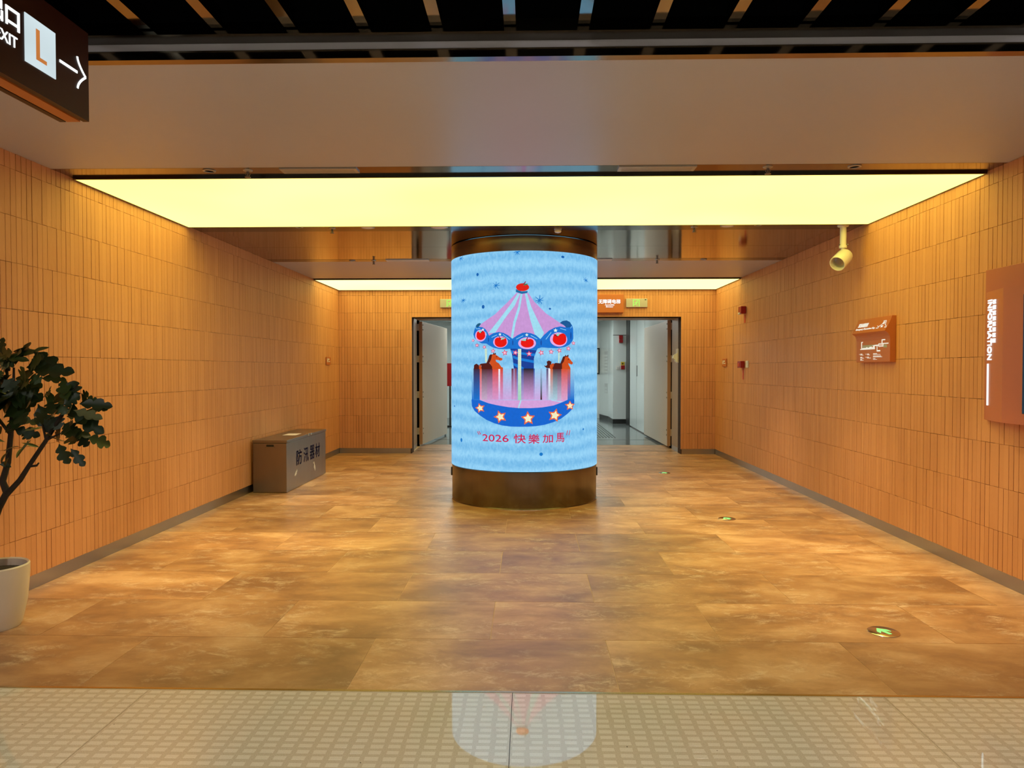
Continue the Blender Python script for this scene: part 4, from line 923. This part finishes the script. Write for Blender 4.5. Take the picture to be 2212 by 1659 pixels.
t = thing('corridor_switch', (2.307, Y1, 1.41), 'pale switch plate beside the yellow corridor sign', 'switch'); mk('plate', bbox(2.271, 2.343, Y1 - .012, Y1 + .006, 1.41, 1.494, .003), 'white_plastic', t); mk('rocker', bbox(2.288, 2.326, Y1 - .016, Y1 - .010, 1.43, 1.474, .003), 'corridor_white', t)
t = thing('wall_display', (1.80, 20.58, 1.27), 'black framed wall display at the end of the lift corridor', 'display'); mk('frame', join(box(1.52, 2.05, 20.57, 20.6, 1.27, 1.31), box(1.52, 2.05, 20.57, 20.6, 1.99, 2.03), box(1.52, 1.56, 20.57, 20.6, 1.31, 1.99), box(2.01, 2.05, 20.57, 20.6, 1.31, 1.99)), 'black_plastic', t); mk('poster', box(1.56, 2.01, 20.575, 20.6, 1.31, 1.99), 'paper', t)
d = Vector((2.05 - 2.19, 20.6 - 19.6, 0)); fr = frame((2.19, 19.6, 0), -d, (0, 0, 1))
for u0, u1, z0, z1 in ((-.42, -.05, 1.29, 1.92), (-.40, -.08, .75, 1.02)):
    t = mk('notice_sheet', xf(rect(u0, z0, u1, z1, .004), fr), 'grey_ink', ws); mk('sheet_text', xf(join(*[rect(u0 + .04, z0 + .03 + k * .09, u1 - .05, z0 + .08 + k * .09, .006) for k in range(int((z1 - z0 - .05) / .09))]), fr), 'corridor_white', t)
t = thing('barrier_stand', (-2.0, 17.4, 0), 'red and black stand glimpsed between the open door and the screen column', 'stand')
mk('red_panel', bbox(-2.12, -1.55, 17.38, 17.42, 1.0, 1.56, .004), 'alarm_red', t)
for x in (-2.05, -1.93, -1.80, -1.66): mk('leg', box(x - .018, x + .018, 17.385, 17.415, .02, 1.0), 'black_plastic', t)
mk('foot_rail', bbox(-2.12, -1.55, 17.30, 17.50, 0, .03, .004), 'black_plastic', t)

# ---- potted plant
PX, PY = -2.925, 3.80
t = thing('potted_plant', (PX, PY, 0), 'dark green lobed leaf plant in a white pot against the tiled wall', 'plant')
mk('pot', lathe([(.0, .004), (.112, .004), (.118, .0), (.128, .02), (.152, .14), (.163, .28), (.164, .335), (.158, .342), (.150, .335), (.146, .29)], 48, (PX, PY, 0), False), 'pot_white', t, smooth=True)
mk('soil', lathe([(.0, .300), (.08, .305), (.148, .298)], 32, (PX, PY, 0), False), 'soil', t)
def P(u, v, dy=0.0):      # sketch of the plant in its own plane, metres
    return (u, PY + dy, v)
trunk = [(-2.965, PY, .28), (-2.955, PY, .42), (-2.925, PY - .01, .56), (-2.888, PY - .01, .655), (-2.835, PY - .015, .745)]
mk('trunk', tube(trunk, [.024, .022, .020, .019, .018], 10), 'bark', t, smooth=True)
branches = [([(-2.85, PY - .012, .72), (-2.76, PY - .02, .81), (-2.705, PY - .03, .885), (-2.606, PY - .03, 1.027), (-2.52, PY - .03, 1.16), (-2.46, PY - .03, 1.27), (-2.43, PY - .03, 1.33)], [.016, .014, .012, .011, .010, .007, .004]),
            ([(-2.84, PY - .012, .74), (-2.872, PY, .80), (-2.855, PY + .02, .90), (-2.845, PY + .03, 1.05), (-2.82, PY + .02, 1.25), (-2.80, PY, 1.42)], [.018, .017, .015, .013, .010, .005]),
            ([(-2.705, PY - .03, .885), (-2.66, PY - .03, .89), (-2.648, PY - .03, .905)], [.007, .006, .004]),
            ([(-2.606, PY - .03, 1.025), (-2.55, PY - .05, 1.05), (-2.50, PY - .06, 1.07)], [.006, .005, .003]),
            ([(-2.606, PY - .03, 1.027), (-2.63, PY - .02, 1.10), (-2.66, PY, 1.18)], [.007, .005, .003]),
            ([(-2.845, PY + .03, 1.05), (-2.95, PY + .02, 1.2), (-3.02, PY, 1.38)], [.009, .007, .004])]
for p, r in branches: mk('branch', tube(p, r, 8), 'bark', t, smooth=True)
OUT = [[(0, .015), (.10, .08), (.18, .22), (.27, .42), (.34, .45), (.39, .30), (.42, .22), (.48, .36), (.57, .50), (.66, .49), (.70, .34), (.72, .22), (.80, .34), (.88, .32), (.95, .18), (1.0, .02)],
       [(0, .015), (.10, .10), (.22, .32), (.31, .40), (.38, .32), (.41, .20), (.52, .44), (.62, .50), (.71, .44), (.74, .26), (.76, .20), (.84, .30), (.91, .26), (.97, .13), (1.0, .02)],
       [(0, .01), (.15, .16), (.30, .34), (.45, .46), (.60, .50), (.72, .44), (.84, .34), (.93, .2), (1.0, .02)]]
leaf_mesh = {}
def leaf_data(k, mt, curl):
    key = (k, mt, curl)
    if key not in leaf_mesh:
        o = OUT[k]; V = []; F = []; n = len(o)
        for t_, w in o:
            z = -curl * .25 * t_ * t_
            V += [(t_, 0, z), (t_, w * .5, z + .05 * w), (t_, w, z + .16 * w - .05 * w * w * 2), (t_, -w * .5, z + .05 * w), (t_, -w * .96, z + .16 * w - .05 * w * w * 2)]
        for i in range(n - 1):
            a, b = 5 * i, 5 * i + 5
            F += [(a, b, b + 1, a + 1), (a + 1, b + 1, b + 2, a + 2), (a, a + 3, b + 3, b), (a + 3, a + 4, b + 4, b + 3)]
        me = bpy.data.meshes.new('leaf'); me.from_pydata(V, [], F); me.materials.append(M[mt])
        for p in me.polygons: p.use_smooth = True
        leaf_mesh[key] = me
    return leaf_mesh[key]
def add_leaf(a, b, w, mt, face, k=None, dy=(0, 0)):
    a = Vector((a[0], PY + dy[0], a[1])); b = Vector((b[0], PY + dy[1], b[1])); d = b - a; Lg = d.length; d.normalize()
    nrm = Vector(face); nrm = (nrm - d * nrm.dot(d)).normalized(); s = nrm.cross(d)
    o = bpy.data.objects.new('leaf', leaf_data(random.randrange(2) if k is None else k, mt, random.choice((0, .5, 1)))); C.objects.link(o); o.parent = t
    m = Matrix(((d.x, s.x, nrm.x, 0), (d.y, s.y, nrm.y, 0), (d.z, s.z, nrm.z, 0), (0, 0, 0, 1))) @ Matrix.Diagonal((Lg, w, (Lg + w) / 2, 1))
    m.translation = a - _loc(t); o.matrix_basis = m
LEAVES = [(320,300,492,236,120,1),(350,335,690,358,118,0),(-10,215,315,222,60,1),(15,195,25,40,70,0),(190,310,352,285,125,0),(175,505,125,305,130,1),(185,510,305,325,125,1),(60,300,170,245,80,0),(330,410,512,420,70,1),(380,520,548,535,85,1),
 (690,605,568,435,95,1),(690,605,680,430,125,0),(690,610,762,545,100,1),(740,640,1002,645,90,0),(750,690,1052,765,70,2),(690,720,995,890,105,0),(650,640,440,560,105,1),(400,545,265,640,135,0),(590,690,345,705,105,0),(660,720,740,670,80,2),
 (595,885,718,790,90,0),(590,890,800,980,130,0),(600,900,812,905,85,0),(775,945,928,1025,95,1),(590,995,665,1172,105,0),(675,1040,795,1200,72,0),(500,890,535,1015,130,0),(110,870,330,930,82,0),(150,900,245,960,80,0),(330,830,190,760,60,2),(430,790,500,730,60,2),(300,880,355,860,50,2),
 (130,1040,225,1102,26,1),(150,1000,236,1052,24,1),(120,1060,60,1010,24,0),(20,1080,112,1125,26,0),(10,1130,105,1168,24,0),(5,1180,98,1215,22,0),(60,985,10,940,24,1),(200,960,270,978,22,1),(320,960,350,1018,24,2),(60,1210,-20,1170,24,0),
 (20,420,60,340,60,1),(0,600,90,640,120,0),(0,660,80,560,110,0),(60,560,260,540,120,0),(250,480,330,440,90,1),(0,820,80,880,100,0),(330,640,460,900,110,0),(480,760,560,860,110,0),(560,640,650,720,90,1),(20,270,120,300,80,2),(0,240,130,215,50,2),
 (640,650,760,560,90,0),(700,640,870,600,80,1),(740,650,880,690,75,2),(820,640,960,700,70,0),(760,700,900,740,90,1),(700,740,860,790,95,0),(640,640,600,760,90,0),(560,760,700,740,80,2),(580,820,700,870,90,0),(640,880,770,850,80,0),(660,920,760,1030,90,0),(560,860,460,960,120,0),(520,700,420,800,120,0),(430,640,520,560,110,1),(300,560,200,650,120,0),(140,620,60,740,120,0),(200,700,330,800,110,0),(60,760,180,840,110,0),(390,450,300,380,90,1),(220,260,330,200,90,0),(120,200,250,170,70,1),(80,420,160,520,120,0),(0,480,-40,330,110,0),(560,560,640,640,90,1),(650,560,620,480,90,1),(470,620,560,690,100,0)]

PXL = 3.8 / 1534 / 4.148          # metres per unit of the leaf sketch
for i, (x0, y0, x1, y1, w, c) in enumerate(LEAVES):
    A = (-2.862 + x0 * PXL, 1.606 - y0 * PXL); B = (-2.862 + x1 * PXL, 1.606 - y1 * PXL)
    up = .35 + .5 * random.random()
    add_leaf(A, B, w * PXL * 1.45, ('leaf_dark', 'leaf_mid', 'leaf_pale')[c], (random.uniform(-.3, .3), -1, up), 2 if w < 40 else None, (random.uniform(-.10, .06), random.uniform(-.16, .08)))
for i in range(34):
    a = random.uniform(0, 6.28); cx, cz = (-2.86 + random.uniform(-.20, .12), 1.33 + random.uniform(-.20, .18))
    B = (cx + .16 * math.cos(a), cz + .13 * math.sin(a))
    if B[0] < -3.05: B = (-3.02, B[1])
    add_leaf((cx, cz), B, random.uniform(.07, .12), random.choice(('leaf_dark', 'leaf_dark', 'leaf_mid')), (random.uniform(-.6, .6), -1, random.uniform(0, 1.2)), None, (random.uniform(-.12, .16), random.uniform(-.16, .22)))
